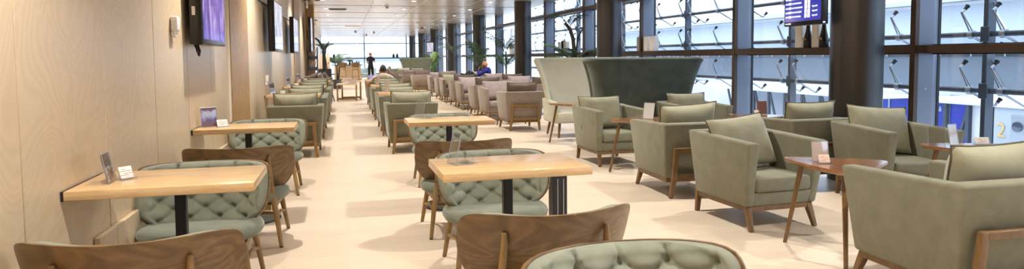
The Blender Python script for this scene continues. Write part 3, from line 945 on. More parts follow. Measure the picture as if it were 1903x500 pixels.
# ------------------------------------------------------------------ walnut side tables
def tri_poly(r, cut=.16, n=7):
    out = []
    for k in range(3):
        a = PI/2+2*PI*k/3
        c = Vector((math.cos(a), math.sin(a), 0))*r*(1-cut)
        nx = PI/2+2*PI*(k+1)/3
        for i in range(n):
            q = a-R(55)+R(110)*i/(n-1)
            p = c+Vector((math.cos(q), math.sin(q), 0))*r*cut
            out.append((p.x, p.y))
        # bowed side
        c2 = Vector((math.cos(nx), math.sin(nx), 0))*r*(1-cut)
        for i in range(1, 4):
            f = i/4.
            p = c.lerp(c2, f); d = Vector((math.cos(a+PI/3), math.sin(a+PI/3), 0))
            p += d*(r*cut*.94+.028*math.sin(PI*f))
            out.append((p.x, p.y))
    return out
def side_table_parts(t, r=.385, h=.64):
    b = newbm()
    p0, p1 = tri_poly(r), tri_poly(r*.93)
    n = len(p0)
    r1 = [b.verts.new((x, y, h)) for x, y in tri_poly(r*.99)]; r2 = [b.verts.new((x, y, h-.006)) for x, y in p0]; r3 = [b.verts.new((x, y, h-.014)) for x, y in p0]; r4 = [b.verts.new((x, y, h-.032)) for x, y in p1]
    b.faces.new(r1); b.faces.new(r4[::-1])
    for a, c in ((r2, r1), (r3, r2), (r4, r3)):
        for i in range(n): b.faces.new((a[i], a[(i+1) % n], c[(i+1) % n], c[i]))
    obj('tabletop', b, 'walnut', t)
    for k in range(3):
        a = PI/2+2*PI*k/3
        c, s = math.cos(a), math.sin(a)
        b = newbm(); tube(b, [(c*r*.66, s*r*.66, h-.03), (c*r*.97, s*r*.97, .0)], [.021, .0135], 12); obj('leg', b, 'walnut_leg', t)
ST = thing('side_table', 'walnut three-legged side table nearest the camera with a pink card stand', 'side table', (3.33, 3.87, 0), R(28))
side_table_parts(ST)
dup(ST, (4.93, 4.22, 0), R(40), 'walnut three-legged side table by the window, behind the nearest armchair')
dup(ST, (3.42, 7.22, 0), R(66), 'walnut three-legged side table left of the middle armchairs with a white sign')
dup(ST, (4.95, 7.2, 0), R(20), 'walnut side table by the window with a dark red card')
dup(ST, (3.55, 10.05, 0), R(70), 'walnut side table between the two high booth sofas')
for i in range(3):
    dup(ST, (3.28, 13.33+PER*i, 0), R(10+25*i), 'walnut side table between facing mauve armchairs', 'side tables of the mauve row')

# ------------------------------------------------------------------ high booth sofas
def booth_parts(t, fab, hw=.755, flare=.20, top=1.325):
    b = newbm()
    def srf(u, v, d):
        s = 2*u-1; z = .26+(top-.26)*v
        w = hw+flare*(.35*max(0, (v-.2)/.8)+.65*max(0, (v-.2)/.8)**2.6)
        wing = .30*(1-.25*v)
        # plan: straight back with the ends curving forward
        x = s*w
        a = max(0., abs(s)-.80)/.20
        yb = -.36-.10*v+.012*s*s
        y = yb+wing*(1-math.sqrt(max(0., 1-a*a)))*.85
        ztop = z
        n = Vector((-(1 if s > 0 else -1)*a*.8, 1., 0)).normalized()
        return Vector((x, y, ztop))+n*d
    NU, NV = 64, 20
    f0 = grid(b, lambda u, v: srf(u, v, 0), NU, NV); f1 = grid(b, lambda u, v: srf(u, v, .085), NU, NV)
    def rim(a0, b0, a1, b1):
        m0 = (a0.co+a1.co)/2; m1 = (b0.co+b1.co)/2
        b.faces.new((a0, b0, b1, a1))
    for j in range(NV):
        for i in (0, NU): rim(f0[j][i], f0[j+1][i], f1[j][i], f1[j+1][i])
    for i in range(NU):
        for j in (0, NV): rim(f0[j][i], f0[j][i+1], f1[j][i], f1[j][i+1])
    bmesh.ops.recalc_face_normals(b, faces=b.faces[:])
    es = [e for e in b.edges if e.calc_length() > .07 and False]
    obj('high_back', b, fab, t, sharp=60)
    b = newbm()
    rimp = [srf(u/40., 1., .0425)+Vector((0, 0, .002)) for u in range(41)]
    left = [srf(0, v/16., .0425) for v in range(17)]; right = [srf(1, 1-v/16., .0425) for v in range(17)]
    tube(b, left+rimp[1:]+right[1:], .047, 10); obj('welted_edge', b, fab, t)
    b = newbm(); box(b, -hw+.03, hw-.03, -.33, .42, .255, .44, .03, 3); obj('seat', b, fab, t)
    for s in (-1, 1):
        b = newbm(); hexa(b, [(s*(hw+.02), -.3, .25), (s*(hw-.09), -.3, .25), (s*(hw-.09), .36, .25), (s*(hw+.02), .36, .25), (s*(hw+.04), -.34, .66), (s*(hw-.07), -.34, .66), (s*(hw-.07), .40, .60), (s*(hw+.04), .40, .60)], .03, 3); obj('arm', b, fab, t)
    for sx in (-1, 1):
        for sy in (-1, 1):
            b = newbm(); tube(b, [(sx*(hw-.10), sy*.27, .26), (sx*(hw-.06), sy*.33, 0)], [.026, .017], 12); obj('leg', b, 'walnut_leg', t)
B1 = thing('booth_sofa', 'shaded sage high-backed booth sofa with its back to the camera', 'sofa', (4.36, 9.38, 0), 0)
booth_parts(B1, 'sage_backlit')
B2 = thing('booth_sofa', 'lamplit sage high-backed booth sofa facing the camera', 'sofa', (4.22, 11.02, 0), PI)
booth_parts(B2, 'sage_lamplit')
B3 = thing('booth_sofa', 'far green booth sofa beside the distant columns', 'sofa', (3.75, 36.0, 0), 0)
booth_parts(B3, 'green_d', .70)
# ------------------------------------------------------------------ things on the tables
def lstand(loc, rz, lab, card=None, w=.15, h=.20, lean_=12, depth=.075, cat='sign holder'):
    """L-shaped acrylic stand ; local +Y is the back, card faces -Y"""
    t = thing('sign_holder', lab, cat, loc, rz)
    b = newbm()
    m = Matrix.Rotation(R(-lean_), 4, 'X')
    box(b, -w/2, w/2, 0, .003, .003, h, 0, mat=m); box(b, -w/2, w/2, .006, .009, .003, h*.96, 0, mat=m)
    box(b, -w/2, w/2, 0, depth, 0, .003)
    obj('acrylic_stand', b, 'acrylic', t)
    b = newbm()
    tube(b, [m @ Vector((x, 0, z)) for x, z in ((-w/2, .0), (-w/2, h), (w/2, h), (w/2, 0))], .0018, 6); obj('edge', b, 'steel_l', t)
    if card:
        b = newbm(); box(b, -w/2+.004, w/2-.004, .0032, .0055, .006, h-.004, mat=m); obj('card', b, card, t)
    return t
def cardholder(loc, rz, lab, card='paper', w=.095, lines=True, clear=False):
    t = thing('card_holder', lab, 'card holder', loc, rz)
    b = newbm()
    box(b, -w/2, w/2, -.03, .045, 0, .003); box(b, -w/2, w/2, -.03, -.027, 0, .022)
    m = Matrix.Translation((0, .0, .002)) @ Matrix.Rotation(R(-22), 4, 'X')
    box(b, -w/2, w/2, 0, .003, 0, .05, mat=m)
    for s in (-1, 1): hexa(b, [(s*w/2, -.03, .002), (s*w/2-.002*s, -.03, .002), (s*w/2-.002*s, .03, .002), (s*w/2, .03, .002), (s*w/2, -.03, .012), (s*w/2-.002*s, -.03, .012), (s*w/2-.002*s, .012, .03), (s*w/2, .012, .03)])
    obj('holder', b, 'acrylic', t)
    if not clear:
        b = newbm(); box(b, -w/2+.004, w/2-.004, -.006, -.001, .003, .062, mat=m); obj('cards', b, card, t)
        if lines:
            b = newbm()
            for z, a, c in ((.047, -.02, .0), (.038, -.032, .03), (.026, -.012, .034), (.018, -.03, .01)): box(b, a, c, -.0068, -.0058, z, z+.0025, mat=m)
            obj('printed_lines', b, 'pilaster', t)
    return t
# coordinates of the table tops
lstand((-1.075, 3.46, .82), R(92), 'acrylic stand with a brown photo card on the near timber wall table', 'photo_brown', .115, .145, 12, .10)
cardholder((-1.035, 3.53, .82), R(50), 'small white card holder beside the brown photo card', 'paper', .072)
lstand((-1.125, 6.05, .82), R(24), 'acrylic stand with a purple photo card on the far timber wall table', 'photo_purple', .13, .17, 12, .09)
cardholder((-1.02, 6.03, .82), R(30), 'small white card holder beside the purple photo card', 'paper')
lstand((.545, 3.50, .82), R(-76), 'empty clear acrylic stand on the nearest free-standing table', None, .11, .18, 12, .12)
cardholder((.635, 3.53, .82), R(-60), 'clear card holder on the nearest free-standing table', clear=True)
lstand((.665, 6.25, .82), R(-62), 'empty clear acrylic stand on the farther free-standing table', None, .14, .18, 12, .12)
cardholder((.765, 6.27, .82), R(-55), 'clear card holder on the farther free-standing table', clear=True)
lstand((3.25, 3.95, .64), R(-8), 'acrylic stand with a pale pink card on the nearest side table', 'pinkpaper', .125, .145, 8, .07)
cardholder((3.215, 3.87, .64), R(-12), 'small pink card holder in front of the pink card stand', 'pinkpaper', .085)
lstand((4.80, 4.28, .64), R(12), 'clear stand with a small white notice on the window side table', 'paper', .12, .185, 10, .07)
lstand((4.72, 4.38, .64), R(-40), 'empty clear acrylic stand behind the white notice on the window side table', None, .12, .16, 8, .05)
cardholder((5.10, 4.30, .64), R(-20), 'white card holder with printed cards on the window side table', 'paper', .12)
lstand((3.50, 7.22, .64), R(-52), 'white notice in a clear stand between the middle armchairs', 'paper', .14, .20, 14, .09)
cardholder((3.42, 7.30, .64), R(-20), 'tiny clear card holder beside the white notice between the middle armchairs', clear=True)
lstand((5.12, 7.30, .64), R(-20), 'dark red card standing on the window side table beyond the middle armchair', 'redcard', .13, .175, 10, .07)
cardholder((5.02, 7.26, .64), R(10), 'cream card holder left of the dark red card', 'pinkpaper', .08, lines=False)
for i in range(3):
    lstand((-1.12, 11.20+PER*i, .82), R(60), 'dark brown card standing against the timber wall on the %s armchair table' % ORD[i], 'photo_brown', .14, .2, 12, .09)
    cardholder((-.98, 11.15+PER*i, .82), R(-30), 'white card holder on the %s table of the timber wall armchair row' % ORD[i], 'paper')
for i in range(2):
    lstand((.66, 11.18+PER*i, .82), R(-62), 'pale card stand on the %s table of the aisle armchair row' % ORD[i], 'pinkpaper', .13, .2, 12, .09)
b = newbm(); box(b, -.15, .15, -.11, .11, 0, .018, .006, 2); o = obj('laptop', b, 'lilac', loc=(.70, 17.47, .821))
b = newbm(); hexa(b, [(-.15, .11, .012), (.15, .11, .012), (.15, .125, .012), (-.15, .125, .012), (-.15, .16, .21), (.15, .16, .21), (.15, .17, .21), (-.15, .17, .21)]); obj('lid', b, 'lilac', o)
o.scale = (.6, .6, .6); tag(o, 'lilac laptop open on the table beyond the seated man', 'laptop')

# ------------------------------------------------------------------ screens on the wall
def tv(name, lab, y0, y1, z0, z1, scr, x=WX+.10, dep=.085, cable=False, tilt=0):
    t = thing(name, lab, 'television', (x, (y0+y1)/2, (z0+z1)/2))
    w, h = y1-y0, z1-z0
    if tilt: t.rotation_euler = (0, R(tilt), 0)
    b = newbm(); box(b, -dep*.55, dep*.45, -w/2, w/2, -h/2, h/2, .012, 3)
    obj('casing', b, 'blackgl', t)
    b = newbm(); box(b, dep*.45-.002, dep*.45+.002, -w/2+.035, w/2-.03, -h/2+.045, h/2-.03); obj('screen', b, scr, t)
    b = newbm(); box(b, -.085, -dep*.5, -.18, .18, -.15, .15, .006, 1); obj('wall_bracket', b, 'black', t)
    if cable:
        b = newbm()
        tube(b, [(-.03, -.62*w+.22*w, -h/2), (-.02, -.40*w, -h/2-.05), (-.02, -.34*w, -h/2-.085), (-.02, -.30*w, -h/2-.05), (-.03, -.33*w, -h/2)], .009, 8)
        tube(b, [(-.035, -.40*w, -h/2), (-.015, -.36*w, -h/2-.075), (-.02, -.31*w, -h/2-.06), (-.035, -.30*w, -h/2)], .009, 8)
        obj('cable', b, 'rubber', t)
        b = newbm(); box(b, -.03, -.005, -w/2-.004, -w/2+.002, -.12, -.05, .002, 1); obj('side_sticker', b, 'paper', t)
    return t
tv('television', 'wall television showing purple images, nearest the camera', 5.70, 6.72, 1.515, 2.22, 'scr_purple', WX+.095, .10, True)
tv('television', 'second wall television along the timber wall, showing a pale picture', 10.93, 12.28, 1.51, 2.33, 'scr_pale', WX+.135, .10)
tv('television', 'third wall television along the timber wall, beyond the pale picture', 15.03, 16.39, 1.51, 2.30, 'scr_pale', WX+.135, .09)
tv('television', 'farthest wall television, seen edge-on beyond the wooden strip', 21.3, 22.4, 1.586, 2.67, 'scr_pale', WX+.20, .08)
for y, z, lab in ((5.33, 1.66, 'white motion sensor on the timber wall left of the nearest television'), (11.1, 1.08, 'small white wall socket low on the timber wall beyond the pilaster')):
    t = thing('wall_sensor', lab, 'sensor', (WX, y, z))
    b = newbm(); box(b, .002, .05, -.045, .045, -.055, .055, .012, 3); obj('housing', b, 'white', t)
    b = newbm(); box(b, .002, .035, -.04, .04, -.10, -.055, .008, 2); obj('lens', b, 'paper', t)

# ------------------------------------------------------------------ departures board
t = thing('departures_board', 'departures display hanging beside the nearest dark column', 'screen', (5.10, 6.55, 1.98))
t.rotation_euler = (0, R(0), R(-6))
W_, H_ = .76, .50
b = newbm(); box(b, 0, .07, -W_/2, W_/2, -H_/2, H_/2, .008, 2); obj('casing', b, 'blackgl', t)
b = newbm(); box(b, -.003, .002, -W_/2+.03, W_/2-.025, -H_/2+.05, H_/2-.025); obj('screen', b, 'scr_blue', t)
mb = Matrix(((0, 0, -1, 0), (-1, 0, 0, 0), (0, 1, 0, 0), (0, 0, 0, 1)))
bl = newbm()
rows = [('19:40', 'PS', '6202 KALININGRAD', ''), ('19:45', 'FR', '2643 LONDON STN', ''), ('19:50', 'FR', '1977 DUBLIN', ''), ('19:55', 'AY', '1076 HELSINKI', 'departed'), ('20:00', 'BT', '319 TALLINN', 'departed'), ('20:05', 'BT', '341 VILNIUS', 'departed'),
        ('19:35', 'SU', '2103 MOSCOW', ''), ('19:30', 'LH', '891 FRANKFURT', '')]
rows = rows[6:]+rows[:6]
x0 = W_/2-.03
for i, (tm, al, city, st) in enumerate(rows):
    z = .205-i*.051
    bw = newbm()
    def P(dx, dz): return Matrix.Translation((-.004, x0-dx, z+dz)) @ mb
    textmesh(bw, tm, .026, P(.006, 0)); textmesh(bw, al+' '+city, .026, P(.145, 0))
    box(bw, -.0045, -.003, x0-.13, x0-.072, z-.004, z+.024)
    box(bw, -.0045, -.003, x0-.44, x0-.395, z-.012, z+.034); box(bw, -.0045, -.003, x0-.50, x0-.455, z-.012, z+.034)
    if st: textmesh(bw, st, .027, P(.54, 0))
    box(bl, -.0040, -.003, x0-.70, x0, z-.0155, z-.0145)
    obj('flight_row', bw, 'scr_white', t, clean=False)
bw = newbm(); textmesh(bw, 'is now flight', .022, Matrix.Translation((-.004, x0-.01, -H_/2+.022)) @ mb)
obj('caption', bw, 'scr_white', t, clean=False); obj('row_line', bl, 'scr_line', t)
b = newbm(); box(b, .065, .12, -.12, .12, -.1, .1); tube(b, [(.09, 0, .05), (.09, 0, CEIL-1.981)], .02, 10); obj('ceiling_pole', b, 'black', t)
b = newbm(); box(b, .01, .03, -W_/2-.002, -W_/2+.001, -.235, -.225); obj('status_light', b, emis('blue_led', (.4, .7, 1, 1), 6), t)

# ------------------------------------------------------------------ things standing on the window transom
TZ = 1.4905
def filebox(y, lab, h=.25, w=.13, x=FX+.02, group=None):
    o = thing('file_box', lab, 'file box', (x, y, TZ), 0, group)
    b = newbm(); box(b, -.055, .055, -w/2, w/2, 0, h, .004, 1); obj('body', b, 'paper', o)
    b = newbm(); box(b, -.0565, -.054, -w/2+.015, w/2-.015, h*.1, h*.9); 
    obj('spine_label', b, 'white', o)
    return o
for y, lab in ((12.62, 'white file box on the window ledge, right one of three'), (12.92, 'white file box on the window ledge, middle of three'), (13.24, 'white file box on the window ledge, left one of three')):
    filebox(y, lab, .31, .2)
filebox(8.03, 'white panel on the window ledge left of the dark bottles', .36, .15)
filebox(7.70, 'white panel on the window ledge between the dark bottles', .36, .13)
filebox(24.6, 'white file box on the window ledge above the bald man', .40, .5)
filebox(18.2, 'white file box on the window ledge left of the dark gap by the third column', .33, .22)
filebox(18.75, 'white file box on the window ledge close to the third column', .33, .16)
b = newbm(); box(b, -.05, .05, -.06, .06, 0, .36, .004, 1); o = obj('file_box', b, 'blackgl', loc=(FX+.02, 18.48, TZ)); tag(o, 'black file box between two white ones on the window ledge', 'file box')
for y, lab in ((7.86, 'dark bottle with gold script on the window ledge, left of the pair'), (7.55, 'dark bottle with gold script on the window ledge, right of the pair')):
    o = thing('bottle', lab, 'bottle', (FX-.03+.02, y, TZ))
    b = newbm(); lathe(b, [(.058, 0), (.062, .01), (.060, .09), (.050, .16), (.034, .23), (.026, .29), (.026, .36), (.029, .365), (.028, .385)], 24); obj('glass_body', b, 'blackgl', o)
    b = newbm(); textmesh(b, 'Sm', .06, Matrix.Translation((-.063, .038, .10)) @ mb, depth=.003); obj('gold_script', b, plain('gold', rgb(196, 150, 70), .3, .8), o, clean=False)

# ------------------------------------------------------------------ plants
def frond(b, base, az, el, L, droop, nl=24, lw=.032, ll=.27):
    pts = []; p = Vector(base); e = el
    n = 14
    for i in range(n+1):
        pts.append(p.copy())
        d = Vector((math.cos(az)*math.cos(e), math.sin(az)*math.cos(e), math.sin(e)))
        p += d*L/n; e -= droop/n*(.4+1.2*i/n)
    tube(b, pts, [.010*(1-.8*i/n) for i in range(n+1)], 5)
    for i in range(nl):
        f = .18+.80*i/(nl-1); k = min(int(f*n), n-1); q = pts[k].lerp(pts[k+1], f*n-k)
        t_ = (pts[k+1]-pts[k]).normalized()
        side = t_.cross(Vector((0, 0, 1))); side = side.normalized() if side.length > .01 else Vector((1, 0, 0))
        upv = side.cross(t_)
        l = ll*(.45+1.1*math.sin(PI*min(1, f*.95))**.8)*random.uniform(.85, 1.1)
        for s in (-1, 1):
            d = (side*s*.82+t_*.62+upv*.12).normalized()
            tip = q+d*l+Vector((0, 0, -.28*l)); mid = q+d*l*.5+Vector((0, 0, .01))
            wv = t_*lw*.5
            v = [b.verts.new(c) for c in (q-wv*.4, mid-wv, tip, mid+wv, q+wv*.4)]
            b.faces.new((v[0], v[1], v[3], v[4])); b.faces.new((v[1], v[2], v[3]))
def palm(loc, lab, trunkh, fr, seed, potm='pot', extra_low=0):
    random.seed(seed)
    t = thing('potted_palm', lab, 'plant', loc)
    b = newbm(); lathe(b, [(.15, 0), (.17, .01), (.21, .40), (.215, .42), (.195, .42), (.19, .37), (.02, .37)], 28); obj('pot', b, potm, t)
    b = newbm()
    for i, (dx, dy) in enumerate(((0, 0), (.05, .03))[:1 if trunkh > 1.2 else 2]):
        tube(b, [(dx, dy, .36), (dx*1.6+.01, dy*1.4, .36+(trunkh-.36)*.5), (dx*2, dy*2, trunkh)], [.036, .032, .024], 9)
    obj('trunk', b, 'bark', t)
    b = newbm()
    for az, el, L, dr in fr: frond(b, (0, 0, trunkh-.02), R(az), R(el), L, R(dr))
    for i in range(extra_low):
        frond(b, (0, 0, .9), R(i*360/extra_low+20), R(62), .95, R(70), 20)
    obj('fronds', b, 'leaf', t, clean=False)
    return t
pt = palm((5.95, 16.7, 0), 'tall potted palm with two curved bare stems behind the lamplit booth sofa', 1.15,
     [(170, 55, .95, 50), (185, 35, .85, 60), (350, 45, .9, 60), (10, 25, .75, 50), (215, 60, .8, 70), (320, 55, .8, 70), (60, 50, .7, 70), (265, 35, .7, 70)], 3)
b = newbm(); tube(b, [(0, 0, 1.1), (.0, .0, 1.5), (-.03, .0, 1.85), (-.11, .02, 2.12), (-.25, .04, 2.28)], [.05, .052, .052, .05, .04], 10); obj('curved_stem', b, 'bark', pt)
b = newbm(); tube(b, [(.05, 0, 1.1), (.06, .0, 1.6), (.11, .0, 1.9), (.22, -.02, 2.1), (.42, -.05, 2.26)], [.022, .022, .022, .02, .015], 8); obj('curved_stem', b, 'bark', pt)
b = newbm(); random.seed(2)
frond(b, (-.12, .02, 2.10), R(20), R(75), .62, R(110), 18, .035, .30); frond(b, (-.15, .02, 2.12), R(160), R(70), .55, R(80), 16, .03, .24)
obj('top_fronds', b, 'leaf', pt, clean=False)
palm((5.75, 23.6, 0), 'tall potted palm between the bald man and the third column', 1.5,
     [(150, 82, 1.15, 60), (185, 66, 1.3, 70), (215, 52, 1.1, 50), (265, 74, 1.25, 75), (300, 48, 1.0, 50), (20, 70, 1., 60)], 5, extra_low=5)
palm((5.2, 25.9, 0), 'slim potted palm left of the bald man beside a dark column', 1.2, [(170, 78, 1.2, 50), (120, 70, 1.1, 60), (230, 72, 1.0, 50), (280, 55, .9, 50)], 8, extra_low=3)
palm((5.3, 33.0, 0), 'potted palm half hidden beside the fourth column', 1.6, [(170, 70, 1.3, 60), (220, 50, 1.1, 70), (260, 40, 1.0, 60), (120, 40, 1.0, 60), (320, 50, .9, 60)], 9)
# broad-leaved plant farther along the windows
t = thing('potted_plant', 'broad-leaved plant with a yellow flower beside the distant columns', 'plant', (4.95, 38.5, 0))
b = newbm(); lathe(b, [(.2, 0), (.26, .45), (.22, .45), (.2, .4), (.02, .4)], 24); obj('pot', b, 'pot', t)
b = newbm(); random.seed(4)
for i in range(12):
    az = R(i*137.5); e = R(60+random.uniform(-12, 18)); h0 = .4
    st = Vector((0, 0, h0)); L = random.uniform(.7, 1.7)
    d = Vector((math.cos(az)*math.cos(e), math.sin(az)*math.cos(e), math.sin(e)))
    tube(b, [st, st+d*L*.5], [.014, .010], 6)
    side = d.cross(Vector((0, 0, 1))).normalized(); up_ = side.cross(d)
    rows_ = []
    for j in range(9):
        f = j/8.; wv = .15*math.sin(PI*min(1, .06+f*.94))**.8
        c = st+d*L*(.5+.6*f)+Vector((0, 0, -.25*f*f))
        rows_.append([b.verts.new(c-side*wv+up_*wv*.25), b.verts.new(c), b.verts.new(c+side*wv+up_*wv*.25)])
    for r0, r1 in zip(rows_, rows_[1:]):
        for k in range(2): b.faces.new((r0[k], r0[k+1], r1[k+1], r1[k]))
obj('leaves', b, 'leaf_l', t, clean=False)
b = newbm(); tube(b, [(-.1, -.15, .4), (-.14, -.2, 1.0)], .01, 6); lathe(b, [(.01, 1.0), (.06, 1.03), (.05, 1.08), (.01, 1.1)], 12, (-.14, -.2, 0)); obj('flower', b, 'yellow', t)

# ------------------------------------------------------------------ far left : rack, cabinet, stand
t = thing('magazine_rack', 'grey magazine rack with two loaded shelves at the end of the timber wall', 'rack', (-1.0, 22.35, 0))
b = newbm()
for x in (-.15, .15): box(b, x-.015, x+.015, -.14, .14, 0, 1.75, .003, 1)
obj('side_panel', b, 'steel', t)
for z in (.35, .70, 1.0, 1.36): 
    b = newbm(); box(b, -.14, .14, -.15, .14, z, z+.11, .004, 1); obj('shelf', b, 'steel', t)
random.seed(12)
for z, sname in ((1.112, 'lower'), (1.472, 'upper')):
    for i in range(5):
        b = newbm(); m = Matrix.Translation((-1.10+.052*i, 22.33, z)) @ Matrix.Rotation(R(14), 4, 'Y') @ Matrix.Rotation(R(-12), 4, 'X')
        box(b, -.006, .006, -.09, .10, .004, .2+.03*(i % 2), .001, 1, mat=m)
        o = obj('magazine', b, ['books', 'paper', 'pinkpaper', 'mauve_p', 'white'][i]); tag(o, 'magazine leaning on the %s visible shelf of the grey rack' % sname, 'magazine', 'magazines on the %s rack shelf' % sname)
t = thing('cabinet', 'beige upper cabinet on a black base near the bar', 'cabinet', (-.80, 28.6, 0))
b = newbm(); box(b, -.26, .26, -.25, .25, 0, .95, .006, 1); obj('base', b, 'black', t)
b = newbm(); box(b, -.22, .20, -.24, .24, .95, 1.53, .006, 1); obj('body', b, 'beige', t)
b = newbm(); box(b, -.20, .18, -.252, -.24, .97, 1.51, .003, 1); d_ = obj('door', b, 'beige', t)
b = newbm(); lathe(b, [(.012, 0), (.02, .02), (.012, .03)], 12, mat=Matrix.Translation((.14, -.252, 1.2)) @ Matrix.Rotation(R(90), 4, 'X')); obj('knob', b, 'black', d_)
t = thing('potted_plant', 'small leafy plant in a grey pot on the beige cabinet', 'plant', (-.83, 28.6, 1.531))
b = newbm(); lathe(b, [(.07, 0), (.10, .16), (.085, .16), (.07, .12), (.01, .12)], 18); obj('pot', b, 'pot', t)
b = newbm(); random.seed(6)
for i in range(8): frond(b, (0, 0, .12), R(i*45+10), R(66), .52, R(80), 14, .035, .13)
obj('foliage', b, 'leaf', t, clean=False)
palm((-.35, 31.0, 0), 'slender leafy plant in the light between the beige cabinet and the bar', 1.0, [(0, 60, .8, 80), (60, 70, .9, 80), (300, 50, .9, 70), (150, 60, .7, 80), (220, 60, .8, 80)], 11)
t = thing('coat_stand', 'black curved coat stand with two bent arms beside the timber wall end', 'stand', (-.64, 22.0, 0))
b = newbm(); lathe(b, [(.18, 0), (.18, .015), (.04, .03)], 24); obj('base', b, 'black', t)
b = newbm(); tube(b, [(0, 0, .02), (-.01, 0, 1.2), (-.01, 0, 1.6), (-.06, 0, 1.8), (-.16, 0, 1.96), (-.26, 0, 2.04)], [.045, .045, .04, .04, .036, .028], 10); obj('arm', b, 'black', t)
b = newbm(); tube(b, [(.05, .02, .02), (.04, .02, 1.1), (.03, .02, 1.5), (.07, .02, 1.75), (.15, .02, 1.9), (.18, .02, 1.93)], [.022, .022, .022, .022, .02, .016], 10); obj('arm', b, 'black', t)
b = newbm(); tube(b, [(.05, 0, 1.4), (.12, -.1, .8), (.30, -.25, .0)], .014, 8); obj('prop', b, 'black', t)

# magazine tables
def framed_table(lab, x, y, w, d, h):
    t = thing('magazine_table', lab, 'table', (x, y, 0))
    b = newbm(); box(b, -w/2, w/2, -d/2, d/2, h-.03, h, .003, 1); obj('tabletop', b, 'oak', t)
    for sx in (-1, 1):
        for sy in (-1, 1):
            b = newbm(); bar(b, (sx*(w/2-.03), sy*(d/2-.03), h-.03), (sx*(w/2-.03), sy*(d/2-.03), 0), .045); obj('leg', b, 'oak_leg', t)
    b = newbm()
    for sy in (-1, 1): box(b, -w/2+.05, w/2-.05, sy*(d/2-.03)-.018, sy*(d/2-.03)+.018, .05, .085)
    for sx in (-1, 1): box(b, sx*(w/2-.03)-.018, sx*(w/2-.03)+.018, -d/2+.05, d/2-.05, .05, .085)
    obj('foot_rail', b, 'oak_leg', t)
framed_table('low oak table with books in the aisle, front of the pair', .05, 22.15, .66, .5, .55)
framed_table('taller oak table nested behind the low one in the aisle', .20, 22.85, .66, .5, .62)
random.seed(21)
for i, (x, y, z, w, d, h, rz, m, lab) in enumerate((
    (-.12, 22.1, .551, .22, .28, .022, 5, 'white', 'white magazine lying flat at the left end of the low oak table'),
    (.08, 22.2, .551, .24, .30, .03, -6, 'books', 'grey book lying flat on the low oak table under a pink book'),
    (.08, 22.2, .582, .20, .26, .03, 9, 'pinkpaper', 'pink book on top of the grey book'),
    (.08, 22.95, .621, .24, .2, .05, 3, 'books', 'thick beige book on the taller oak table'),
    (.10, 22.93, .672, .20, .18, .05, -7, 'pinkpaper', 'rosy book stacked on the thick beige book'),
    (-.03, 22.95, .621, .1, .2, .10, 0, 'paper', 'white box on the left end of the taller oak table'))):
    b = newbm(); box(b, -w/2, w/2, -d/2, d/2, 0, h*.12); box(b, -w/2, w/2, -d/2, d/2, h*.88, h); box(b, -w/2, -w/2+.004, -d/2, d/2, h*.1, h*.9); o = obj('book', b, m, loc=(x, y, z), rz=R(rz))
    b = newbm(); box(b, -w/2+.004, w/2-.006, -d/2+.005, d/2-.005, h*.12, h*.88); obj('pages', b, 'paper', o); tag(o, lab, 'book')
lstand((.24, 22.05, .551), R(6), 'pale card leaning on the low oak table', 'pinkpaper', .22, .17, 14, .07)

# ------------------------------------------------------------------ bar, stools and things on it
t = thing('bar_counter', 'pale wooden bar counter with a dark top in front of the end windows', 'bar', (.17, 41.6, 0))
b = newbm(); box(b, -.78, .78, -.32, .5, 0, .95, .01, 1)
obj('front_panel', b, 'beige', t)
b = newbm(); box(b, -.95, .90, -.42, .55, .95, .99, .006, 1); obj('countertop', b, 'black', t)
random.seed(31)
kinds = [(-.55, 'dark', .24), (-.42, 'dark', .22), (-.20, 'white', .18), (-.06, 'white', .2), (.28, 'dark', .3), (.40, 'white', .16), (.55, 'dark', .26), (.68, 'dark', .22)]
for i, (x, c, h) in enumerate(kinds):
    o = thing('bottle', ('dark' if c == 'dark' else 'pale')+' bottle on the bar counter, '+['leftmost', 'second', 'third', 'fourth', 'fifth', 'sixth', 'seventh', 'rightmost'][i]+' from the left', 'bottle', (.17+x, 41.55+.06*(i % 3), .991))
    b = newbm(); lathe(b, [(.038, 0), (.04, .01), (.04, h*.6), (.016, h*.78), (.014, h), (.012, h)], 14); obj('body', b, 'blackgl' if c == 'dark' else 'white', o)
t = thing('potted_plant', 'small green plant on the bar counter between the two stools', 'plant', (.30, 41.4, .991))
b = newbm(); lathe(b, [(.06, 0), (.08, .12), (.06, .12), (.01, .1)], 14); obj('pot', b, 'pot', t)
b = newbm()
for i in range(9): frond(b, (0, 0, .1), R(i*40), R(60), .3, R(60), 10, .03, .1)
obj('foliage', b, 'leaf_l', t, clean=False)
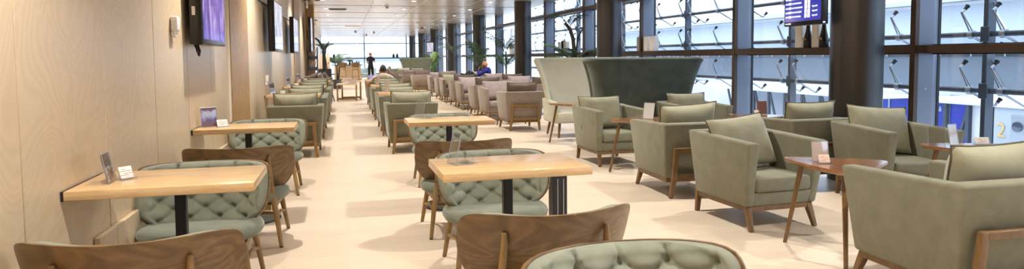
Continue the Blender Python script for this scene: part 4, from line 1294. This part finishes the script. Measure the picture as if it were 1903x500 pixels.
def stool(x, y, lab):
    t = thing('bar_stool', lab, 'stool', (x, y, 0))
    b = newbm(); box(b, -.19, .19, -.18, .2, .70, .75, .02, 2); obj('seat', b, 'oak_leg', t)
    b = newbm()
    def bk(u, v, d): 
        s = 2*u-1; w = .24*(1-.25*(1-v)); return Vector((s*w, -.2-.05*v+.08*s*s+d, .83+.30*v-.03*s*s*v))
    f0 = grid(b, lambda u, v: bk(u, v, 0), 14, 6); f1 = grid(b, lambda u, v: bk(u, v, .02), 14, 6)
    for j in range(6):
        for i in (0, 14): b.faces.new((f0[j][i], f0[j+1][i], f1[j+1][i], f1[j][i]))
    for i in range(14):
        for j in (0, 6): b.faces.new((f0[j][i], f0[j][i+1], f1[j][i+1], f1[j][i]))
    obj('backrest', b, 'ply', t)
    for sx in (-1, 1):
        b = newbm(); bar(b, (sx*.16, .15, .7), (sx*.21, .2, 0), .04); obj('leg', b, 'oak_leg', t)
        b = newbm(); bar(b, (sx*.15, -.215, .95), (sx*.16, -.17, .7), .03); bar(b, (sx*.16, -.17, .72), (sx*.21, -.23, 0), .04); obj('leg', b, 'oak_leg', t)
    b = newbm()
    for y_ in (-.2, .18): bar(b, (-.19, y_, .3), (.19, y_, .3), .025)
    for x_ in (-.19, .19): bar(b, (x_, -.2, .3), (x_, .18, .3), .025)
    obj('foot_rest', b, 'oak_leg', t)
stool(-.13, 39.9, 'wooden bar stool in front of the bar, left of the pair')
stool(.60, 39.9, 'wooden bar stool in front of the bar, right of the pair')
for i, (x, lab) in enumerate(((-1.35, 'dark jar at the left end of the far window ledge'), (-.85, 'second dark jar on the far window ledge from the left'), (-.45, 'dark jar on the far window ledge above the left stool'), (4.05, 'dark jar on the far window ledge, left of the pair near the columns'), (4.35, 'dark jar on the far window ledge, right of the pair near the columns'))):
    o = thing('jar', lab, 'jar', (x, YEND-.01, 1.401)); b = newbm(); lathe(b, [(.09, 0), (.10, .02), (.10, .2), (.06, .25)], 16); obj('body', b, 'blackgl', o)
    b = newbm(); lathe(b, [(.065, .25), (.065, .32), (.03, .33)], 14); obj('lid', b, 'black', o)

# ------------------------------------------------------------------ ceiling fittings
def downlight(x, y, lab, grp=None):
    t = thing('downlight', lab, 'ceiling light', (x, y, CEIL), 0, grp)
    b = newbm(); lathe(b, [(.085, -.001), (.085, -.012), (.065, -.014), (.062, -.004)], 24); obj('ring', b, 'white', t)
    b = newbm(); lathe(b, [(.058, -.004), (.058, -.008)], 20); obj('lamp', b, 'lampglow', t)
M['lampglow'] = emis('lamp_glow', (1, .88, .70, 1), 14)
for y in (20.5, 24.0, 27.5, 31.0, 34.6, 38.1, 41.6):
    for x in (-.6, 2.1, 4.5):
        downlight(x, y, 'round recessed ceiling light', 'recessed ceiling lights')
def fit(name, lab, cat, x, y, parts):
    t = thing(name, lab, cat, (x, y, CEIL))
    for nm, prof, m in parts:
        b = newbm(); lathe(b, prof, 20); obj(nm, b, m, t)
fit('smoke_detector', 'camera dome on the ceiling above the aisle, nearest of them', 'detector', 1.42, 22.6, [('base', [(.07, 0), (.07, -.03), (.05, -.04)], 'white'), ('dome', [(.045, -.04), (.045, -.06), (.02, -.085)], 'blackgl')])
for i, (x, y) in enumerate(((.72, 44.0), (1.95, 45.5), (1.6, 50.0))):
    fit('smoke_detector', 'small ceiling detector far down the lounge, %s' % ['left above the aisle', 'right above the aisle', 'farthest above the aisle'][i], 'detector', x, y, [('base', [(.09, 0), (.09, -.03), (.06, -.05)], 'beige'), ('dome', [(.05, -.05), (.05, -.10), (.02, -.12)], 'brown')])
fit('smoke_detector', 'beige ceiling detector beside the column row', 'detector', 3.55, 32.8, [('base', [(.09, 0), (.09, -.04), (.06, -.06)], 'beige')])
for x, y, lab in ((-.72, 19.9, 'dark red fire alarm box on the ceiling at the top left'), (4.4, 38.5, 'red fire alarm box on the ceiling near the columns')):
    o = thing('fire_alarm', lab, 'alarm', (x, y, CEIL)); b = newbm(); box(b, -.075, .075, -.075, .075, -.085, -.001, .012, 2); obj('housing', b, 'red', o); b = newbm(); lathe(b, [(.03, -.085), (.025, -.1)], 14); obj('lens', b, 'white', o)
t = thing('air_vent', 'dark rectangular air vent in the ceiling left of the aisle', 'vent', (-.20, 24.4, CEIL))
b = newbm(); box(b, -.3, .3, -.28, .28, -.012, -.001, .002, 1); obj('frame', b, 'steel', t)
b = newbm()
for i in range(9): box(b, -.27, .27, -.25+i*.058, -.22+i*.058, -.018, -.012)
obj('slat', b, 'ventgrey', t)
t = thing('air_vent', 'pale timber coloured ceiling panel farther along the aisle', 'vent', (.46, 37.0, CEIL)); b = newbm(); box(b, -.4, .4, -.5, .5, -.012, -.001, .003, 1); obj('panel', b, 'beige', t)
for x, y, lab in ((-1.05, 20.6, 'white hanging sign bracket near the end of the timber wall'), (-1.25, 31.5, 'farther white hanging sign bracket on the left')):
    t = thing('hanging_sign', lab, 'sign', (x, y, CEIL)); b = newbm(); box(b, -.02, .02, -.16, .16, -.24, -.03, .004, 1); obj('plate', b, 'white', t); b = newbm(); box(b, -.09, .09, -.02, .02, -.03, -.001); obj('bracket', b, 'steel', t)
# wall screens beside the far columns
tt = tv('television', 'dark screen fixed beside the distant columns near the windows', -.45, .45, -.32, .32, 'scr_pale', 0, .08); tt.location = (5.2, 41.6-.5, 2.0); tt.rotation_euler = (0, 0, R(200))
b = newbm(); tube(b, [(0, 0, .3), (0, 0, CEIL-2.001)], .02, 8); obj('ceiling_pole', b, 'black', tt)
# ------------------------------------------------------------------ people
def skin(verts, edges, root, sub=2):
    names = list(verts); idx = {n: i for i, n in enumerate(names)}
    me = bpy.data.meshes.new('s'); me.from_pydata([verts[n][0] for n in names], [(idx[a], idx[b]) for a, b in edges], [])
    o = bpy.data.objects.new('s', me); COL.objects.link(o)
    o.modifiers.new('k', 'SKIN')
    sv = me.skin_vertices[0].data
    for n in names:
        r = verts[n][1]; r = (r, r) if not hasattr(r, '__len__') else r
        sv[idx[n]].radius = r; sv[idx[n]].use_root = (n == root)
    ss = o.modifiers.new('u', 'SUBSURF'); ss.levels = sub; ss.render_levels = sub
    dg = bpy.context.evaluated_depsgraph_get()
    m2 = bpy.data.meshes.new_from_object(o.evaluated_get(dg), depsgraph=dg)
    b = bmesh.new(); b.from_mesh(m2)
    bpy.data.objects.remove(o); bpy.data.meshes.remove(me); bpy.data.meshes.remove(m2)
    return b
def ell(b, c, r, mi=0, n=24, m=16, mat=None):
    c = Vector(c); b2 = bmesh.new()
    def f(u, v):
        th = 2*PI*u; ph = PI*(v-.5)
        return Vector((r[0]*math.cos(ph)*math.cos(th), r[1]*math.cos(ph)*math.sin(th), r[2]*math.sin(ph)))
    grid(b2, f, n, m, wrap=True)
    bmesh.ops.remove_doubles(b2, verts=b2.verts[:], dist=1e-5)
    join(b, b2, mi, Matrix.Translation(c) @ (mat if mat else Matrix()))
def head(b, c, yw, pitch=0., s=1.):
    """face looks along local +Y"""
    m = Matrix.Rotation(yw, 4, 'Z') @ Matrix.Rotation(pitch, 4, 'X')
    T = Matrix.Translation(c) @ m
    def f(u, v):
        th = 2*PI*u; ph = PI*(v-.5)
        x, y, z = math.cos(ph)*math.cos(th), math.cos(ph)*math.sin(th), math.sin(ph)
        w = .074+.006*sm(z, -.4, .5); 
        if z < -.1: w *= 1-.28*sm(-z, .1, 1.)
        yy = y*(.094 if y > 0 else .098)
        if z < -.2 and y < 0: yy *= 1-.45*sm(-z, .2, 1.)
        if z < -.3 and y > 0: yy *= 1+.10*sm(-z, .3, .8)
        return Vector((x*w, yy, z*.118))*s
    b2 = bmesh.new(); grid(b2, f, 28, 20, wrap=True); bmesh.ops.remove_doubles(b2, verts=b2.verts[:], dist=1e-5)
    join(b, b2, 0, T)
    # nose, brow, lips, ears
    b2 = bmesh.new(); tube(b2, [Vector((0, .088, .022))*s, Vector((0, .104, -.012))*s, Vector((0, .098, -.026))*s], [.008*s, .014*s, .010*s], 8); join(b, b2, 0, T)
    for sx in (-1, 1):
        ell(b, T @ Vector((sx*.079*s, -.005*s, -.005*s)), (.010*s, .020*s, .031*s), 0, 10, 8, m)
        ell(b, T @ Vector((sx*.030*s, .084*s, .016*s)), (.013*s, .008*s, .007*s), 1, 8, 6, m)
    ell(b, T @ Vector((0, .088*s, -.052*s)), (.024*s, .008*s, .008*s), 2, 10, 6, m)
    return T
def hand(b, wrist, d, palm_n, s=1., curl=.5):
    d = Vector(d).normalized(); n = Vector(palm_n); n = (n-d*n.dot(d)).normalized(); x = d.cross(n)
    w = Vector(wrist); c = w+d*.05*s
    m = Matrix((x, d, n)).transposed().to_4x4()
    ell(b, c, (.040*s, .052*s, .017*s), 0, 12, 8, m)
    for i, (fx, L) in enumerate(((-.028, .068), (-.010, .078), (.010, .072), (.027, .056))):
        p = c+x*fx*s+d*.042*s; pts = [p-d*.02*s]; a = .15
        for k in range(4):
            pts.append(p.copy()); a += curl*.55
            p = p+(d*math.cos(a)+n*math.sin(a))*L*s/3
        b2 = bmesh.new(); tube(b2, pts, [.0095*s, .0095*s, .009*s, .0085*s, .007*s], 7); join(b, b2)
    p = c-x*.034*s-d*.025*s
    b2 = bmesh.new(); tube(b2, [p, p-x*.028*s+d*.025*s+n*.008*s, p-x*.030*s+d*.055*s+n*.02*s], [.013*s, .011*s, .008*s], 7); join(b, b2)

def garment(sv, ed, spec, grow, hem_z=None):
    """cloth that follows the body: the skin surface near the bones of SPEC ({(a, b): (t0, t1)}), moved out by GROW"""
    b = skin(sv, ed, 'pel', 2)
    b.normal_update()
    rad = lambda k: max(sv[k][1]) if hasattr(sv[k][1], '__len__') else sv[k][1]
    kill = []; mv = {}
    for v in b.verts:
        best = None
        for a, c in ed:
            A, B = Vector(sv[a][0]), Vector(sv[c][0]); d = B-A
            t = max(0., min(1., (v.co-A).dot(d)/d.length_squared))
            q = (v.co-(A+d*t)).length/(rad(a)*(1-t)+rad(c)*t)
            if best is None or q < best[0]: best = (q, (a, c), t)
        rng = spec.get(best[1])
        if rng is None or not (rng[0] <= best[2] <= rng[1]): kill.append(v)
        mv[v] = v.co+v.normal*grow
    for v, c in mv.items(): v.co = c
    bmesh.ops.delete(b, geom=kill, context='VERTS')
    return b
SHIRT = {('pel', 'wai'): (0, 1), ('pel', 'lh'): (0, .8), ('pel', 'rh'): (0, .8), ('wai', 'che'): (0, 1), ('che', 'nb'): (0, 1), ('nb', 'nk'): (0, .55), ('nb', 'ls'): (0, 1), ('nb', 'rs'): (0, 1)}
LEGS = {('pel', 'wai'): (0, .6), ('pel', 'lh'): (0, 1), ('lh', 'lk'): (0, 1), ('lk', 'la'): (0, .93), ('pel', 'rh'): (0, 1), ('rh', 'rk'): (0, 1), ('rk', 'ra'): (0, .93)}
def sleeves(t0, fore=0.):
    d = dict(SHIRT); d[('ls', 'le')] = (0, t0); d[('rs', 're')] = (0, t0)
    if fore: d[('ls', 'le')] = d[('rs', 're')] = (0, 1); d[('le', 'lw')] = d[('re', 'rw')] = (0, fore)
    return d
M['lips'] = plain('lips', rgb(150, 84, 76), .5); M['eyes'] = plain('eyes', rgb(40, 32, 28), .3)
def hairpiece(T, s, full=True, low=-.06):
    b = newbm()
    def f(u, v):
        th = 2*PI*u; ph = PI*(v-.5)
        x, y, z = math.cos(ph)*math.cos(th), math.cos(ph)*math.sin(th), math.sin(ph)
        zmin = -.34 if y < .1 else (.25 if y > .5 else -.1)
        z2 = max(z, zmin)
        g = 1.0 if z > zmin else .90
        return Vector((x*.083*g, y*(.097 if y > 0 else .104)*g, z2*.128+.004))*s
    grid(b, f, 32, 24, wrap=True)
    bmesh.ops.remove_doubles(b, verts=b.verts[:], dist=1e-5)
    bmesh.ops.transform(b, matrix=T, verts=b.verts[:])
    return b

# --- seated man with short dark hair, seen from behind in the aisle row
cx, cy_ = .90, 16.40
t = thing('person', 'person with short dark hair in a pale cream top, seated with back to the camera', 'person', (cx, cy_, 0)); t.scale = (.95, .95, .945)
sv = {'pel': ((0, -.08, .52), (.15, .11)), 'wai': ((0, -.13, .68), (.14, .10)), 'che': ((0, -.16, .87), (.165, .11)), 'nb': ((0, -.15, 1.0), (.10, .08)), 'nk': ((0, -.135, 1.06), .058), 'hd': ((0, -.12, 1.10), .055),
      'ls': ((-.185, -.15, .965), .066), 'le': ((-.40, -.05, .775), .050), 'lw': ((-.34, .17, .76), .034), 'rs': ((.185, -.15, .965), .066), 're': ((.33, -.02, .76), .050), 'rw': ((.22, .2, .74), .034),
      'lh': ((-.10, -.02, .52), .09), 'lk': ((-.15, .40, .53), .065), 'la': ((-.16, .42, .10), .045), 'lt': ((-.17, .56, .045), .035),
      'rh': ((.10, -.02, .52), .09), 'rk': ((.15, .40, .53), .065), 'ra': ((.16, .42, .10), .045), 'rt': ((.17, .56, .045), .035)}
ed = [('pel', 'wai'), ('wai', 'che'), ('che', 'nb'), ('nb', 'nk'), ('nk', 'hd'), ('nb', 'ls'), ('ls', 'le'), ('le', 'lw'), ('nb', 'rs'), ('rs', 're'), ('re', 'rw'), ('pel', 'lh'), ('lh', 'lk'), ('lk', 'la'), ('la', 'lt'), ('pel', 'rh'), ('rh', 'rk'), ('rk', 'ra'), ('ra', 'rt')]
b = skin(sv, ed, 'pel')
T = head(b, (0, -.095, 1.165), R(3), R(-4), 1.02)
hand(b, (-.335, .19, .755), (.1, 1, -.1), (0, 0, -1)); hand(b, (.21, .22, .735), (-.3, 1, -.1), (0, 0, -1))
obj('body', b, ['skin2', 'eyes', 'lips'], t, clean=False)
obj('shirt', garment(sv, ed, sleeves(.62), .012), 'cream', t, clean=False)
b = newbm(); tube(b, [(.075*math.cos(a), -.138+.068*math.sin(a), 1.045+.012*math.sin(a)) for a in [2*PI*i/20 for i in range(20)]], .026, 8, closed=True); obj('collar', b, 'navy', t)
obj('trousers', garment(sv, ed, LEGS, .011), 'navy', t, clean=False)
obj('hair', hairpiece(T, 1.03), 'hair_d', t, clean=False)

# --- bald man in blue by the windows, profile to the left, hand at his mouth
t = thing('person', 'bald person in a royal blue top seated by the windows, hand raised to the mouth', 'person', (4.56, 21.75, 0), R(62)); t.scale = (.97, .97, .97)
sv = {'pel': ((0, -.06, .52), (.15, .12)), 'wai': ((0, -.10, .68), (.15, .11)), 'che': ((0, -.12, .88), (.175, .12)), 'nb': ((0, -.10, 1.0), (.10, .085)), 'nk': ((0, -.075, 1.06), .060), 'hd': ((0, -.05, 1.11), .055),
      'ls': ((-.19, -.09, .965), .068), 'le': ((-.27, .14, .80), .050), 'lw': ((-.08, .20, 1.00), .033), 'rs': ((.19, -.10, .965), .068), 're': ((.31, .0, .72), .050), 'rw': ((.16, .2, .66), .034),
      'lh': ((-.10, 0, .52), .09), 'lk': ((-.17, .42, .53), .065), 'la': ((-.17, .44, .10), .045), 'lt': ((-.17, .58, .045), .035),
      'rh': ((.10, 0, .52), .09), 'rk': ((.17, .42, .53), .065), 'ra': ((.17, .44, .10), .045), 'rt': ((.17, .58, .045), .035)}
b = skin(sv, ed, 'pel')
T = head(b, (0, -.015, 1.165), R(10), R(-8), 1.05)
hand(b, (-.08, .195, 1.01), (.25, -.35, .8), (.3, -.9, -.1), 1., .9); hand(b, (.15, .21, .655), (-.5, 1, 0), (0, 0, -1))
obj('body', b, ['skin2', 'eyes', 'lips'], t, clean=False)
obj('jumper', garment(sv, ed, sleeves(1, .85), .012), 'blue', t, clean=False)
obj('trousers', garment(sv, ed, LEGS, .011), 'blackcl', t, clean=False)
# coat lying on the neighbouring chair
b = newbm()
def coat(u, v):
    x, y = 2*u-1, 2*v-1
    r = max(abs(x), abs(y))
    return Vector((x*.34, y*.24, .20*(1-r**2.4)*(.75+.25*math.sin(5*x+2*y))*(.8+.2*math.sin(9*y-3*x))+.02*math.sin(13*x*y+2)))
grid(b, coat, 30, 24); o = obj('folded_coat', b, 'blackcl', loc=(3.95, 21.55, .74)); tag(o, 'dark folded coat heaped on the chair left of the bald person', 'coat')

# --- standing woman at the far end, back to the camera, arms in front
t = thing('person', 'standing person with fair tied-up hair in dark clothes, back to the camera by the bar', 'person', (1.40, 37.6, 0), R(-12))
sv = {'pel': ((0, 0, .92), (.135, .10)), 'wai': ((0, 0, 1.08), (.105, .085)), 'che': ((0, .0, 1.26), (.14, .10)), 'nb': ((0, .0, 1.39), (.085, .07)), 'nk': ((0, .01, 1.45), .046), 'hd': ((0, .02, 1.50), .045),
      'ls': ((-.165, 0, 1.37), .054), 'le': ((-.195, .05, 1.12), .042), 'lw': ((-.12, .22, 1.06), .030), 'rs': ((.165, 0, 1.37), .054), 're': ((.20, .07, 1.14), .042), 'rw': ((.15, .25, 1.22), .030),
      'lh': ((-.085, 0, .88), .085), 'lk': ((-.095, .02, .49), .060), 'la': ((-.10, -.02, .09), .040), 'lt': ((-.105, .12, .035), .033),
      'rh': ((.085, 0, .88), .085), 'rk': ((.10, .03, .49), .060), 'ra': ((.12, -.01, .09), .040), 'rt': ((.13, .13, .035), .033)}
b = skin(sv, ed, 'pel')
T = head(b, (0, .03, 1.565), R(-14), R(-10), .96)
hand(b, (-.115, .235, 1.055), (.4, .9, 0), (0, 0, -1), .92); hand(b, (.145, .265, 1.225), (-.3, .8, .4), (0, .3, -1), .92, .8)
obj('body', b, ['skin', 'eyes', 'lips'], t, clean=False)
obj('shirt', garment(sv, ed, sleeves(.6), .014), 'navy', t, clean=False)
obj('trousers', garment(sv, ed, LEGS, .011), 'blackcl', t, clean=False)
b = newbm()
for s in (-1, 1): ell(b, (s*.11, .06, .035), (.045, .125, .04), 0, 14, 10)
obj('shoes', b, 'blackcl', t)
b = hairpiece(T, .99); ell(b, T @ Vector((0, -.10, .06)), (.05, .045, .045)); obj('hair', b, 'hair_b', t, clean=False)

# ------------------------------------------------------------------ light
def spot(x, y, pw, size=2.12, blend=.85, col=(1, .93, .84), z=CEIL-.03, r=.05):
    l = bpy.data.lights.new('ceiling_lamp', 'SPOT'); l.energy = pw; l.spot_size = size; l.spot_blend = blend; l.color = col; l.shadow_soft_size = r
    o = bpy.data.objects.new('ceiling_lamp', l); COL.objects.link(o); o.location = (x, y, z); return o
PW = 215
for y in (-1.2, 2.3, 5.9, 9.4, 12.9, 16.5, 20.5, 24.0, 27.5, 31.0, 34.6, 38.1, 41.6, 46, 51):
    for x in (-.6, 2.1, 4.5):
        spot(x, y, PW*(.9 if x > 4 else 1.))
w = bpy.data.worlds.new('overcast'); sc.world = w; w.use_nodes = True
nt = w.node_tree; bg = nt.nodes['Background']
tc = nt.nodes.new('ShaderNodeTexCoord'); sp = nt.nodes.new('ShaderNodeSeparateXYZ'); nt.links.new(tc.outputs['Generated'], sp.inputs[0])
rp = nt.nodes.new('ShaderNodeValToRGB'); nt.links.new(sp.outputs[2], rp.inputs[0])
rp.color_ramp.elements[0].position = 0.; rp.color_ramp.elements[0].color = (.68, .81, 1., 1)
rp.color_ramp.elements[1].position = .6; rp.color_ramp.elements[1].color = (.84, .92, 1., 1)
nt.links.new(rp.outputs[0], bg.inputs[0]); bg.inputs[1].default_value = 2.5

vs = sc.view_settings
vs.view_transform = 'Standard'; vs.look = 'None'; vs.gamma = 1; vs.use_curve_mapping = False
vs.exposure = .64
sc.cycles.use_denoising = True
sc.cycles.max_bounces = 9; sc.cycles.diffuse_bounces = 4; sc.cycles.glossy_bounces = 3; sc.cycles.transmission_bounces = 4; sc.cycles.transparent_max_bounces = 24
sc.cycles.caustics_reflective = False; sc.cycles.caustics_refractive = False
sc.cycles.sample_clamp_indirect = 6
